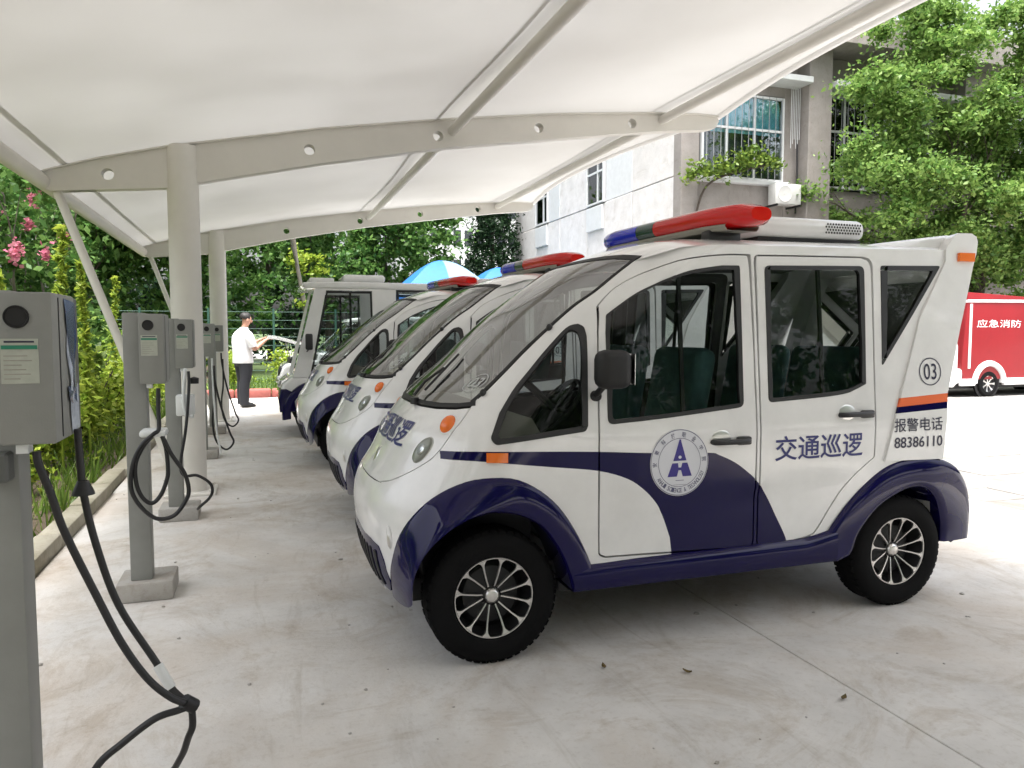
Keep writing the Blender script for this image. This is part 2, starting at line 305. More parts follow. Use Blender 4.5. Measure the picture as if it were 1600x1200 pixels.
def panel(outer,holes=(),regions=(),off=0.,thick=.018,grid=.05,fmap=smap,back=False):
    """CDT of a loop in shell space, mapped onto the body, with an inward rim; regions = [(loop, material index)]"""
    pts=[]; ed=[]
    def loop(L):
        b=len(pts)
        for p in L: pts.append(Vector(p))
        for i in range(len(L)): ed.append((b+i,b+(i+1)%len(L)))
    loop(outer)
    for h in holes: loop(h)
    for L_,_ in regions: loop(L_)
    xs=[p[0] for p in outer]; zs=[p[1] for p in outer]; arr=np.array([tuple(p) for p in pts])
    gx=min(xs)+grid*.5
    while gx<max(xs):
        gz=min(zs)+grid*.5
        while gz<max(zs):
            if inside((gx,gz),outer) and not any(inside((gx,gz),h) for h in holes):
                if np.min((arr[:,0]-gx)**2+(arr[:,1]-gz)**2)>(grid*.35)**2: pts.append(Vector((gx,gz)))
            gz+=grid
        gx+=grid
    V,E_,F,_,_,_=delaunay_2d_cdt(pts,ed,[],0,1e-6)
    g=G(); keep=[]; mi=[]
    for f in F:
        c=(sum(V[i][0] for i in f)/3,sum(V[i][1] for i in f)/3)
        if inside(c,outer) and not any(inside(c,h) for h in holes):
            keep.append(f); k=0
            for L_,q in regions:
                if inside(c,L_): k=q
            mi.append(k)
    used=sorted({i for f in keep for i in f}); mp={v:i for i,v in enumerate(used)}
    P=[fmap(V[i][0],V[i][1],off) for i in used]
    g.v=[tuple(p) for p in P]
    for f,k in zip(keep,mi):
        a,b,c=[P[mp[i]] for i in f]; nn=(b-a).cross(c-a); cs=[V[i] for i in f]; cx=sum(q[0] for q in cs)/3; cz=sum(q[1] for q in cs)/3
        o3=fmap(cx,cz,off+.01)-fmap(cx,cz,off)
        t=tuple(mp[i] for i in f); g.f.append(t if nn.dot(o3)>0 else t[::-1]); g.m.append(k)
    if thick:
        cnt={}
        for f,k in zip(g.f,g.m):
            for a,b in ((f[0],f[1]),(f[1],f[2]),(f[2],f[0])): cnt.setdefault((min(a,b),max(a,b)),[]).append((a,b,k))
        for e in cnt.values():
            if len(e)==1:
                a,b,k=e[0]; va,vb=used[a],used[b]; b0=len(g.v)
                g.v+=[g.v[a],g.v[b],tuple(fmap(V[vb][0],V[vb][1],off-thick)),tuple(fmap(V[va][0],V[va][1],off-thick))]; g.f.append((b0+1,b0,b0+3,b0+2)); g.m.append(k)
    if back:
        nb=len(used); b0=len(g.v); g.v+=[tuple(fmap(V[i][0],V[i][1],off-thick)) for i in used]
        for f,k in list(zip(g.f,g.m)):
            if all(i<nb for i in f): g.f.append(tuple(b0+i for i in f[::-1])); g.m.append(back if isinstance(back,int) and back is not True else k)
    return g
def ring(outer,inner,off,thick=.012): return panel(outer,[inner],off=off,thick=thick,grid=.2)
def mirror(g):
    q=G(); q.v=[(x,-y,z) for x,y,z in g.v]; q.f=[f[::-1] for f in g.f]; q.m=list(g.m); return q
def shell_text(s,x0,x1,z0,z1,off,bold=.01,far=False,front=False):
    vs,fs,_=text_geo(s,bold); g=G(); out=[]
    for (u,v) in vs:
        z=z0+(z1-z0)*v
        if front:
            y=x0+(x1-x0)*u; W=fW(z); A=fA(z); ph=math.atan2(abs(y)/W,(1-(abs(y)/W)**NE)**(1/NE)); out.append(smap((-1 if y>0 else 1)*ph*SK,z,off))
        elif far: p=smap(-inv(x1-(x1-x0)*u,z),z,off); out.append(p)
        else: out.append(smap(inv(x0+(x1-x0)*u,z),z,off))
    g.add(out,fs); return g
def dome(g,P,N_,T,a,b,h,mi=0,nr=6,seg=24,base=.0):
    N_=N_.normalized(); T=(T-N_*T.dot(N_)).normalized(); B=N_.cross(T); rows=[]
    for i in range(nr+1):
        t=i/nr*PI/2
        rows.append([P+T*(a*math.cos(t)*math.cos(2*PI*k/seg))+B*(b*math.cos(t)*math.sin(2*PI*k/seg))+N_*(base+h*math.sin(t)) for k in range(seg+1)])
    g.grid(rows,mi); return g

# ------------------------------------------------------------------ ground, apron, pavers, road, beds
def sheet(name,x0,x1,y0,y1,z,mt,nx=2,ny=2):
    g=G().grid([[(x0+(x1-x0)*i/(nx-1),y0+(y1-y0)*j/(ny-1),z) for j in range(ny)] for i in range(nx)],flip=True); return g.obj(name,mt,smooth=0)
tag(sheet('ground',-400,400,-300,600,-.12,'grass_ground'),kind='structure')
tag(sheet('road',-1.24,90,-40,60,-.021,'road_concrete'),kind='structure')
ap=tag(empty('concrete_apron',(0,0,0)),kind='structure')
xe=[-1.22,2.155,5.58]; ye=[-9,1.2,9.5,16.6]
for i in range(2):
    for j in range(3):
        g=G().rbox(xe[i]+.0025,xe[i+1]-.0025,ye[j]+.004,ye[j+1]-.004,-.0205,0,.003,1); g.obj('slab','slab_concrete',ap,0)
pv=tag(empty('paved_strip',(0,0,0)),kind='structure'); base=None
for i in range(5):
    for j in range(44):
        x=5.60+.52*i; y=-3.0+.42*j
        if base is None: base=G().rbox(.004,.514,.004,.414,-.0205,-.003,.004,1).obj('paver','paver_concrete',pv,0); c=base
        else: c=base.copy(); COL.objects.link(c)
        c.location=(x,y,random.uniform(-.003,.004)); c.rotation_euler=(random.uniform(-.006,.006),random.uniform(-.006,.006),0)
kb=tag(empty('kerb',(0,0,0)),kind='structure'); base=None
for j in range(24):
    y=-4+.86*j
    if base is None: base=G().rbox(-1.375,-1.225,.006,.852,-.10,.085,.018,2).obj('kerb_stone','kerb_concrete',kb,40); c=base
    else: c=base.copy(); COL.objects.link(c)
    c.location=(random.uniform(-.008,.008),y,random.uniform(-.008,.008)); c.rotation_euler=(0,random.uniform(-.02,.02),random.uniform(-.008,.008))
tag(sheet('planting_bed',-30,-1.30,-6,60,.03,'soil',12,30),kind='structure')
tag(sheet('grass_verge',-1.30,4.6,17.2,40,.045,'grass_ground'),kind='structure')
rk=tag(empty('red_kerb',(0,0,0)),kind='structure'); base=None
for j in range(8):
    if base is None: base=G().rbox(.005,.745,17.0,17.22,-.05,.17,.05,3).obj('kerb_stone','red_kerb',rk,40); c=base
    else: c=base.copy(); COL.objects.link(c)
    c.location=(-1.25+.75*j,0,random.uniform(-.01,.01))

# ------------------------------------------------------------------ tensile canopy
def flat(yc): return lambda x,z,off=0.: Vector((x,yc-off,z))
up=[(-1.60,2.63),(-1.575,2.648),(-1.216,2.764),(-.665,2.907),(-.442,2.95),(.558,3.149),(1.718,3.332),(2.8,3.475),(3.854,3.577),(4.35,3.607),(4.58,3.605)]
lo=[(4.60,3.57),(4.56,3.50),(4.456,3.471),(3.894,3.412),(3.355,3.336),(1.716,3.087),(.553,2.86),(-.45,2.632),(-.674,2.576),(-1.544,2.499),(-1.60,2.53)]
fup=pchip(up)
CY=[-4.2,1.4,7.0,12.6]  # first bay is unseen behind the camera, added for light coverage
cp=empty('tensile_canopy',(-.57,7.0,0)); tag(cp,'white tensile fabric carport with cream steel beams and round columns','canopy')
CX,CYC=-.57,7.0
def cl(g): g.v=[(x-CX,y-CYC,z) for x,y,z in g.v]; return g
for yb in CY:
    loop=dens([*up,*lo],.12); hs=[[(hx+.047*math.cos(2*PI*k/20),hz+.047*math.sin(2*PI*k/20)) for k in range(20)] for hx,hz in ((-1.127,2.657),(.462,2.97),(1.613,3.178),(2.599,3.336),(3.595,3.463))]
    gb=panel(loop,hs,off=.055,thick=.11,grid=.25,fmap=flat(yb),back=True)
    for k in range(len(up)-1):                                    # narrow top flange
        (x0,z0),(x1,z1)=up[k],up[k+1]; gb.add([(x0,yb-.085,z0),(x1,yb-.085,z1),(x1,yb+.085,z1),(x0,yb+.085,z0),(x0,yb-.085,z0+.012),(x1,yb-.085,z1+.012),(x1,yb+.085,z1+.012),(x0,yb+.085,z0+.012)],[(3,2,1,0),(4,5,6,7),(0,1,5,4),(2,3,7,6)])
    cl(gb).obj('beam','steel_cream',cp,35)
    g=G().lathe([(.127,.02),(.125,.04),(.125,2.93)],36,axis='z',c=(-.57,yb,0)); co=cl(g).obj('column','steel_cream_column',cp,60)
    g=G().rbox(-.77,-.37,yb-.2,yb+.2,.0,.022,.004,1); 
    for sx in (-1,1):
        for sy in (-1,1): g.lathe([(.016,.02),(.016,.045),(0,.045)],6,axis='z',c=(-.57+sx*.16,yb+sy*.16,0))
    cl(g).obj('base_plate','steel_cream_column',co,30)
    g=G().tube([(-1.50,yb,2.50),(-.66,yb,.03)],.034,12); cl(g).obj('strut','steel_cream',cp,60)
for (x,z,r_) in ((-1.60,2.575,.062),(1.747,3.235,.045),(3.93,3.525,.045)):
    cl(G().tube([(x,CY[0]-.4,z),(x,CY[-1]+.1,z)],r_,14)).obj('purlin','steel_cream',cp,60)
def memz(x,y):
    k=(y-CY[0])/5.6; t=k-math.floor(k); return fup(max(-1.6,min(4.58,x)))+.016-.07*math.sin(PI*t)**2*max(0,1-((x-1.5)/3.1)**2)
rows=[]
for j in range(81):
    y=CY[0]-.25+(CY[-1]-CY[0]+.5)*j/80; k=(y-CY[0])/5.6; t=k-math.floor(k); xr_=4.62-.36*math.sin(PI*t); xl=-1.68+.05*math.sin(PI*t)
    rows.append([(xl+(xr_-xl)*i/40,y,memz(xl+(xr_-xl)*i/40,y)) for i in range(41)])
g=G().grid(rows); 
cl(g).obj('membrane','membrane',cp,180)
for (x,wd) in ((-1.43,.02),(1.60,.016),(3.80,.014)):
    g=G().grid([[(x+d_,y,memz(x+d_,y)-.006) for d_ in (-wd,0,wd)] for y in np.linspace(CY[0],CY[-1],60)]); cl(g).obj('membrane_seam','membrane',cp,180)
g=G()
for j in range(80):
    p=rows[j][-1]; q=rows[j+1][-1]; g.add([(p[0]-.05,p[1],p[2]-.004),(q[0]-.05,q[1],q[2]-.004),(q[0]+.02,q[1],q[2]-.02),(p[0]+.02,p[1],p[2]-.02),(p[0]+.02,p[1],p[2]+.02),(q[0]+.02,q[1],q[2]+.02)],[(0,1,2,3),(3,2,5,4)])
cl(g).obj('edge_hem','membrane',cp,180)

# ------------------------------------------------------------------ concrete building behind
BX,BY=10.51,17.57
bd=empty('concrete_building',(BX,BY,0)); tag(bd,'grey and pale concrete office building behind the vans, with teal curtained windows','building')
def bl(g): g.v=[(x-BX,y-BY,z) for x,y,z in g.v]; return g
g=G().box(10.70,34,17.95,31,-.1,10.2); bl(g).obj('wall','grey_concrete',bd,0)
def pan(x0,x1,y0,y1,z0,z1,mt,nm='panel',b=.015): return bl(G().rbox(x0,x1,y0,y1,z0,z1,b,1)).obj(nm,mt,bd,30)
zs=[-.1,2.55,5.50,8.6,10.2]
ycols=[(17.62,20.30,0),(20.30,22.10,1),(22.10,23.50,2),(23.50,25.90,0),(25.90,27.0,1),(27.0,28.4,2),(28.4,31,0)]
for (a,b,k) in ycols:
    for r_ in range(4):
        z0,z1=zs[r_],zs[r_+1]; pr=random.uniform(-.012,.012)
        if k==2 and r_==2: 
            pan(10.52+pr,10.75,a+.012,b-.012,7.0,z1-.012,'panel_concrete'); continue
        pan(10.52+pr,10.75,a+.012,b-.012,z0+.012,z1-.012,'window_white' if (k==1 and r_==2) else 'panel_concrete')
        if k==2 and r_==1: pan(10.44,10.53,a+.1,b-.1,4.68,5.44,'window_white','spandrel')
def window(x0,x1,y0,y1,z0,z1,face,cols,rows_,curtain=None,bars=0):
    W=empty('window'); W.parent=bd; 
    def B(g,a0,a1,d0,d1,c0,c1,mi=0):       # a along the wall, d depth (outwards negative), c height
        if face=='s': g.box(a0,a1,y0+d0,y0+d1,c0,c1,mi)
        else: g.box(x0+d0,x0+d1,a0,a1,c0,c1,mi)
    A0,A1=(x0,x1) if face=='s' else (y0,y1); t=.055
    g=G(); B(g,A0,A1,-.05,.06,z0,z0+t); B(g,A0,A1,-.05,.06,z1-t,z1); B(g,A0,A0+t,-.049,.059,z0+t,z1-t); B(g,A1-t,A1,-.049,.059,z0+t,z1-t); bl(g).obj('frame','window_white',W,0)
    ws=[A0+(A1-A0)*c_ for c_ in cols]; hs=[z0+(z1-z0)*c_ for c_ in rows_]
    g=G()
    for a in ws[1:-1]: B(g,a-.028,a+.028,-.03,.04,z0+t,z1-t)
    for h in hs[1:-1]: B(g,A0+t,A1-t,-.031,.041,h-.03,h+.03)
    bl(g).obj('mullion','window_white',W,0)
    for i in range(len(ws)-1):
        for j in range(len(hs)-1):
            g=G(); B(g,ws[i]+.03,ws[i+1]-.03,.0,.008,hs[j]+.032,hs[j+1]-.032); bl(g).obj('pane','pane_far',W,0)
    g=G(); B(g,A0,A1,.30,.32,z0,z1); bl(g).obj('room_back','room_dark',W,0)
    if curtain:
        g=G(); n=60
        r0=[]; 
        for k in range(n+1):
            a=A0+.06+(A1-A0-.12)*k/n; d=.07+.02*math.sin(k*1.9); r0.append([(a,y0+d,c) for c in (z0+(z1-z0)*curtain,z1-.05)] if face=='s' else [(x0+d,a,c) for c in (z0+(z1-z0)*curtain,z1-.05)])
        g.grid(r0); bl(g).obj('curtain','curtain_blue',W,180)
    for k in range(bars):
        a=A0+(A1-A0)*(k+.5)/bars; g=G(); B(g,a-.006,a+.006,-.11,-.098,z0+.02,z1-.02); bl(g).obj('security_bar','bar_grey',W,0)
# south face: recessed wall pieces round the openings
pan(10.52,11.06,17.57,17.96,-.1,8.9,'grey_concrete'); pan(11.06,13.72,17.60,17.96,-.1,5.40,'grey_concrete'); pan(11.06,13.72,17.60,17.96,7.72,8.9,'grey_concrete'); pan(13.72,14.14,17.60,17.96,-.1,8.9,'grey_concrete')
pan(11.0,13.8,17.42,17.62,5.33,5.44,'window_white','sill')
pan(14.13,14.88,17.12,17.96,-.1,8.95,'grey_concrete','pilaster'); pan(19.6,20.35,17.12,17.96,-.1,8.95,'grey_concrete','pilaster'); pan(25.1,25.85,17.12,17.96,-.1,8.95,'grey_concrete','pilaster')
for a,b in ((14.88,19.6),(20.35,25.1)):
    pan(a,b,17.62,17.96,3.5,5.35,'grey_concrete'); pan(a,b,17.62,17.96,7.95,8.95,'grey_concrete')
    window(a+.12,a+2.3,17.60,0,5.40,7.93,'s',(0,.33,.66,1),(0,.62,1),.05,10); window(a+2.45,b-.1,17.60,0,5.40,7.93,'s',(0,.33,.66,1),(0,.62,1),.05,10)
window(11.10,13.66,17.57,0,5.45,7.68,'s',(0,.30,.64,1),(0,.60,1),.55,12)
window(10.50,0,22.14,23.46,5.52,6.96,'w',(0,.36,1),(0,.70,1),None,0); window(10.50,0,27.04,28.36,5.52,6.96,'w',(0,.36,1),(0,.70,1),None,0)
pan(12.9,14.12,16.95,17.60,7.98,8.14,'window_white','canopy_slab'); pan(14.89,19.58,16.95,17.62,7.98,8.14,'window_white','canopy_slab'); pan(10.45,34,16.55,17.95,8.96,9.75,'grey_concrete','eave')
for k in range(6): bl(G().tube([(13.78+.055*k,17.40,8.0),(13.78+.055*k,17.40,6.35+.12*(k%3))],.008,5)).obj('hanging_rod','window_white',bd,60)
bl(G().tube([(14.03,17.45,6.6),(14.04,17.43,5.6),(14.0,17.4,5.2),(13.95,17.35,4.6)],.022,8)).obj('drain_pipe','black_plastic',bd,60)
for k in range(11): pan(16.3+.33*k,16.3+.33*k+.30,17.55,17.7,-.1,3.35+.03*(k%3),'wood_dark','plank',.01)
pan(14.95,16.2,17.5,17.66,-.1,3.4,'banner_blue','door'); pan(15.35,15.42,17.46,17.5,-.1,3.4,'window_white','door_jamb')
a=empty('air_conditioner_unit',(13.47,17.2,4.78)); tag(a,'white outdoor air conditioner unit on brackets below the curtained window','air conditioner')
G().rbox(-.41,.41,-.16,.16,0,.54,.02,2).obj('casing','ac_white',a,30); G().lathe([(0,-.172),(.03,-.172),(.03,-.168),(.20,-.168),(.215,-.172),(.225,-.16)],28,c=(-.12,0,.27)).obj('fan_grille','ac_white',a,40)
G().box(-.38,-.34,-.18,.38,-.05,-.001).obj('bracket','dark_metal',a,0); G().box(.34,.38,-.18,.38,-.05,-.001).obj('bracket','dark_metal',a,0)
# far pale block seen through the gap in the trees
fb=empty('distant_block',(21,76,0)); tag(fb,'distant pale apartment block glimpsed between the trees','building')
G().box(-6,5,0,10,0,17).obj('wall','window_white',fb,0)
for i in range(9):
    for j in range(5): G().box(-5.4+1.18*i,-4.6+1.18*i,-.05,.02,1.2+3*j,2.8+3*j).obj('window','room_dark',fb,0)
# outlines measured on the vehicle side (x from the wall side, z up, metres)
seam=[(.866,1.095),(.83,1.05),(.794,1.004),(.759,.963),(.689,.867),(.63,.814),(.563,.763),(.529,.739),(.5,.723)]
wsedge=[(.866,1.095),(.928,1.148),(1.0,1.213),(1.095,1.305),(1.19,1.391),(1.306,1.487),(1.407,1.556),(1.51,1.633),(1.60,1.697)]
fdoor=[(1.365,.422),(1.363,.667),(1.362,.888),(1.365,1.16),(1.372,1.377),(1.386,1.49),(1.433,1.536),(1.487,1.579),(1.585,1.631),(1.72,1.681),(1.831,1.711),(2.006,1.734),(2.158,1.739),(2.160,1.03),(2.158,.386),(1.717,.397),(1.40,.408)]
fwin=[(1.408,.985),(1.409,1.159),(1.411,1.377),(1.419,1.454),(1.492,1.504),(1.571,1.553),(1.649,1.588),(1.712,1.614),(1.83,1.654),(1.945,1.674),(2.002,1.682),(2.094,1.684),(2.096,1.67),(2.088,1.04),(1.69,1.004)]
rdoor=[(2.172,1.737),(2.402,1.742),(2.812,1.748),(2.852,1.738),(2.866,1.712),(2.852,1.252),(2.845,.772),(2.743,.702),(2.654,.62),(2.607,.561),(2.568,.508),(2.525,.449),(2.478,.409),(2.35,.39),(2.172,.385)]
rwin=[(2.228,1.688),(2.812,1.702),(2.792,1.129),(2.723,1.103),(2.663,1.086),(2.514,1.072),(2.222,1.056)]
qwin=[(2.912,1.707),(3.298,1.716),(3.1,1.466),(2.894,1.212)]
twin=[(.893,.943),(.912,.917),(1.089,.938),(1.305,.961),(1.316,.985),(1.327,1.364),(1.321,1.405),(1.300,1.416),(1.25,1.397),(1.155,1.304),(1.075,1.216),(.998,1.133),(.938,1.047)]
roofb=[(1.60,1.697),(1.68,1.735),(1.773,1.757),(1.92,1.772),(2.072,1.78),(2.444,1.785),(2.861,1.79),(3.335,1.797)]
stripe=[(.705,.889),(.876,.892),(1.116,.885),(1.363,.872),(1.618,.855),(1.899,.842),(1.955,.829),(2.041,.79),(2.11,.742),(2.155,.703),(2.218,.628),(2.278,.521),(2.335,.416),(2.36,.33),(1.735,.33),(1.716,.47),(1.676,.574),(1.633,.64),(1.579,.695),(1.501,.747),(1.367,.789),(1.159,.817),(.877,.85),(.705,.857)]
fin=[(3.335,1.802),(3.385,1.865),(3.42,1.886),(3.514,1.888),(3.545,1.872),(3.552,1.845),(3.538,1.79),(3.504,1.715),(3.397,1.403),(3.293,1.07),(3.266,.743),(2.898,.75),(2.96,.968),(3.138,1.454),(3.325,1.74)]
farch_o=[(.541,.215),(.522,.30),(.516,.395),(.54,.537),(.6,.643),(.688,.722),(.809,.776),(.934,.785),(1.02,.767),(1.113,.712),(1.188,.642),(1.253,.549),(1.304,.453),(1.338,.375)]
farch_i=[(.561,.304),(.563,.36),(.574,.419),(.621,.507),(.705,.582),(.792,.627),(.897,.647),(1.012,.625),(1.105,.567),(1.18,.462),(1.227,.351),(1.245,.285)]
rarch_o=[(2.52,.385),(2.556,.409),(2.672,.543),(2.803,.654),(2.939,.728),(3.12,.754),(3.267,.738),(3.395,.682),(3.487,.59),(3.535,.47),(3.537,.37),(3.530,.300)]
rarch_i=[(2.62,.275),(2.70,.304),(2.738,.399),(2.828,.502),(2.924,.562),(3.046,.606),(3.149,.602),(3.239,.539),(3.305,.43),(3.326,.36),(3.324,.300)]
fxw,rxw,wr=.905,3.03,.28

def arc(L,i,j):
    return L[:i]+[(p.x,p.y) for p in smoothline([(*q,0) for q in L[i:j+1]],4)]+L[j+1:]
fdoor=arc(fdoor,5,12); fwin=arc(fwin,3,10); rdoor=arc(rdoor,6,13); rwin=arc(rwin,2,6); twin=arc(twin,7,12); twin=arc(twin,1,3); wsedge=arc(wsedge,0,8); roofb=arc(roofb,0,7); seam=arc(seam,0,8); stripe=arc(stripe,15,23); stripe=arc(stripe,0,13)
def byangle(L,cx,n,cz=.28):
    P=[(p.x,p.y) for p in smoothline([(*p,0) for p in L],6)]; A=[math.atan2(p[1]-cz,p[0]-cx)%(2*PI) for p in P]; A=[a-2*PI if a>R(300) else a for a in A]; out=[]
    for k in range(n):
        t=A[0]+(A[-1]-A[0])*k/(n-1); best=0
        for i in range(len(A)-1):
            lo_,hi_=min(A[i],A[i+1]),max(A[i],A[i+1])
            if lo_-1e-9<=t<=hi_+1e-9: best=i; break
        else: best=len(A)-2
        q=(t-A[best])/(A[best+1]-A[best]) if abs(A[best+1]-A[best])>1e-9 else 0; q=max(0,min(1,q)); out.append((P[best][0]+(P[best+1][0]-P[best][0])*q,P[best][1]+(P[best+1][1]-P[best][1])*q))
    return out
def resamp(L,n):
    P=[Vector(p) for p in smoothline([(*p,0) for p in L],6)]; d=[0]
    for i in range(1,len(P)): d.append(d[-1]+(P[i]-P[i-1]).length)
    out=[]
    for k in range(n):
        t=d[-1]*k/(n-1); i=min(len(P)-2,max(0,bisect.bisect_right(d,t)-1)); q=(t-d[i])/max(1e-9,d[i+1]-d[i]); p=P[i].lerp(P[i+1],min(1,q)); out.append((p.x,p.y))
    return out
def arch_geo(O,I,n=44,rear=False):
    cw=rxw if rear else fxw; O=byangle(O,cw,n); I=byangle(I,cw,n); P=[]
    for k in range(n):
        row=[]; (ox,oz),(ix,iz)=O[k],I[k]
        yo=ys(ox,oz)
        if rear and ox>3.2: yo=fW(oz)-.055*((ox-3.2)/.33)**2
        yi=.738-(.035*max(0,(.75-ix)/.2)**2 if not rear else .05*max(0,(ix-3.15)/.17)**2)
        for w_ in (0,.02,.08,.2,.4,.6,.8,.93,1):
            b=math.sin(w_*PI/2)**.8; e=.012*math.sin(min(1,w_/.1)*PI/2)
            row.append((ox+(ix-ox)*w_-X0,-(yo+(yi-yo)*b+e*(1-w_)-(.01 if w_==1 else 0)),oz+(iz-oz)*w_))
        # return lip and inner liner
        cx,cz=((rxw if rear else fxw),.28); dx,dz=ix-cx,iz-cz
        row.append((ix-X0,-(yi-.03),iz)); row.append((ix+dx*.03-X0,-(yi-.30),iz+dz*.03))
        P.append(row)
    return P
def wheel_parts(parent,x,y,side,steer=0):
    wl=empty('wheel'); wl.parent=parent; wl.location=(x,y,wr); wl.rotation_euler=(0,0,(0 if side<0 else PI))
    for nm,o in WHEEL.items():
        c=o.copy(); COL.objects.link(c); c.parent=wl
    return wl
WHEEL={}
def build_wheel_meshes():
    h=.085
    prof=[(.168,-.060),(.176,-.076),(.196,-.083),(.225,-h),(.252,-.080),(.266,-.070),(.2735,-.060),(.279,-.045),(.28,-.02),(.28,.02),(.279,.045),(.272,.064),(.252,.080),(.20,.083),(.168,.06)]
    g=G().lathe(prof,64)
    for k in range(48):                                            # tread blocks on the shoulder
        a=2*PI*k/48
        for y0,y1 in ((-.068,-.030),(.030,.068)):
            c,s_=math.cos(a),math.sin(a); t=.012; r0,r1=.272,.2815
            vs=[]
            for (rr,yy) in ((r0,y0),(r1,y0+.012),(r1,y1),(r0,y1)):
                for sg in (-1,1): vs.append((rr*c-sg*t*s_,yy,rr*s_+sg*t*c))
            g.add(vs,[(0,1,3,2),(2,3,5,4),(4,5,7,6),(0,2,4,6),(1,7,5,3)])
    WHEEL['tyre']=g.obj('tyre','rubber',smooth=30)
    g=G().lathe([(.0,-.022),(.05,-.024),(.12,-.010),(.150,.02),(.163,-.045),(.170,-.066),(.1745,-.067),(.172,.05),(.16,.06)],64)
    WHEEL['rim']=g.obj('rim','dark_metal',smooth=30)
    g=G()
    g.lathe([(.164,-.0645),(.1655,-.071),(.1695,-.0715),(.1715,-.066)],64)
    for k in range(6):
        for sg in (-1,1):
            a0=2*PI*k/6+.05; ai=a0+sg*.20; ao=a0+sg*.262; rows=[]
            for (r_,t_,yy,am) in ((.040,.0028,-.036,0),(.07,.0028,-.046,.25),(.11,.0030,-.057,.6),(.138,.0036,-.064,.9),(.150,.0062,-.067,1),(.158,.012,-.069,1),(.164,.018,-.070,1)):
                a=ai+(ao-ai)*am; c,s_=math.cos(a),math.sin(a); rows.append([(r_*c+q*t_*s_,yy+d_,r_*s_-q*t_*c) for q,d_ in ((-1,.012),(-1,0),(1,0),(1,.012))])
            g.grid(rows)
    WHEEL['spoke_trim']=normals_out(g).obj('spoke_trim','silver',smooth=30)
    g=G().lathe([(0,-.052),(.018,-.052),(.027,-.048),(.031,-.040),(.034,-.036),(.034,-.02)],24)
    WHEEL['hub_cap']=g.obj('hub_cap','silver',smooth=40)
    g=G()
    for k in range(5):
        a=2*PI*k/5; g.lathe([(0,-.036),(.006,-.036),(.007,-.022)],8,c=(.044*math.cos(a),0,.044*math.sin(a)))
    g.lathe([(.05,.012),(.135,.012),(.135,.02)],32)
    WHEEL['brake_disc']=g.obj('brake_disc','dark_metal')
build_wheel_meshes()

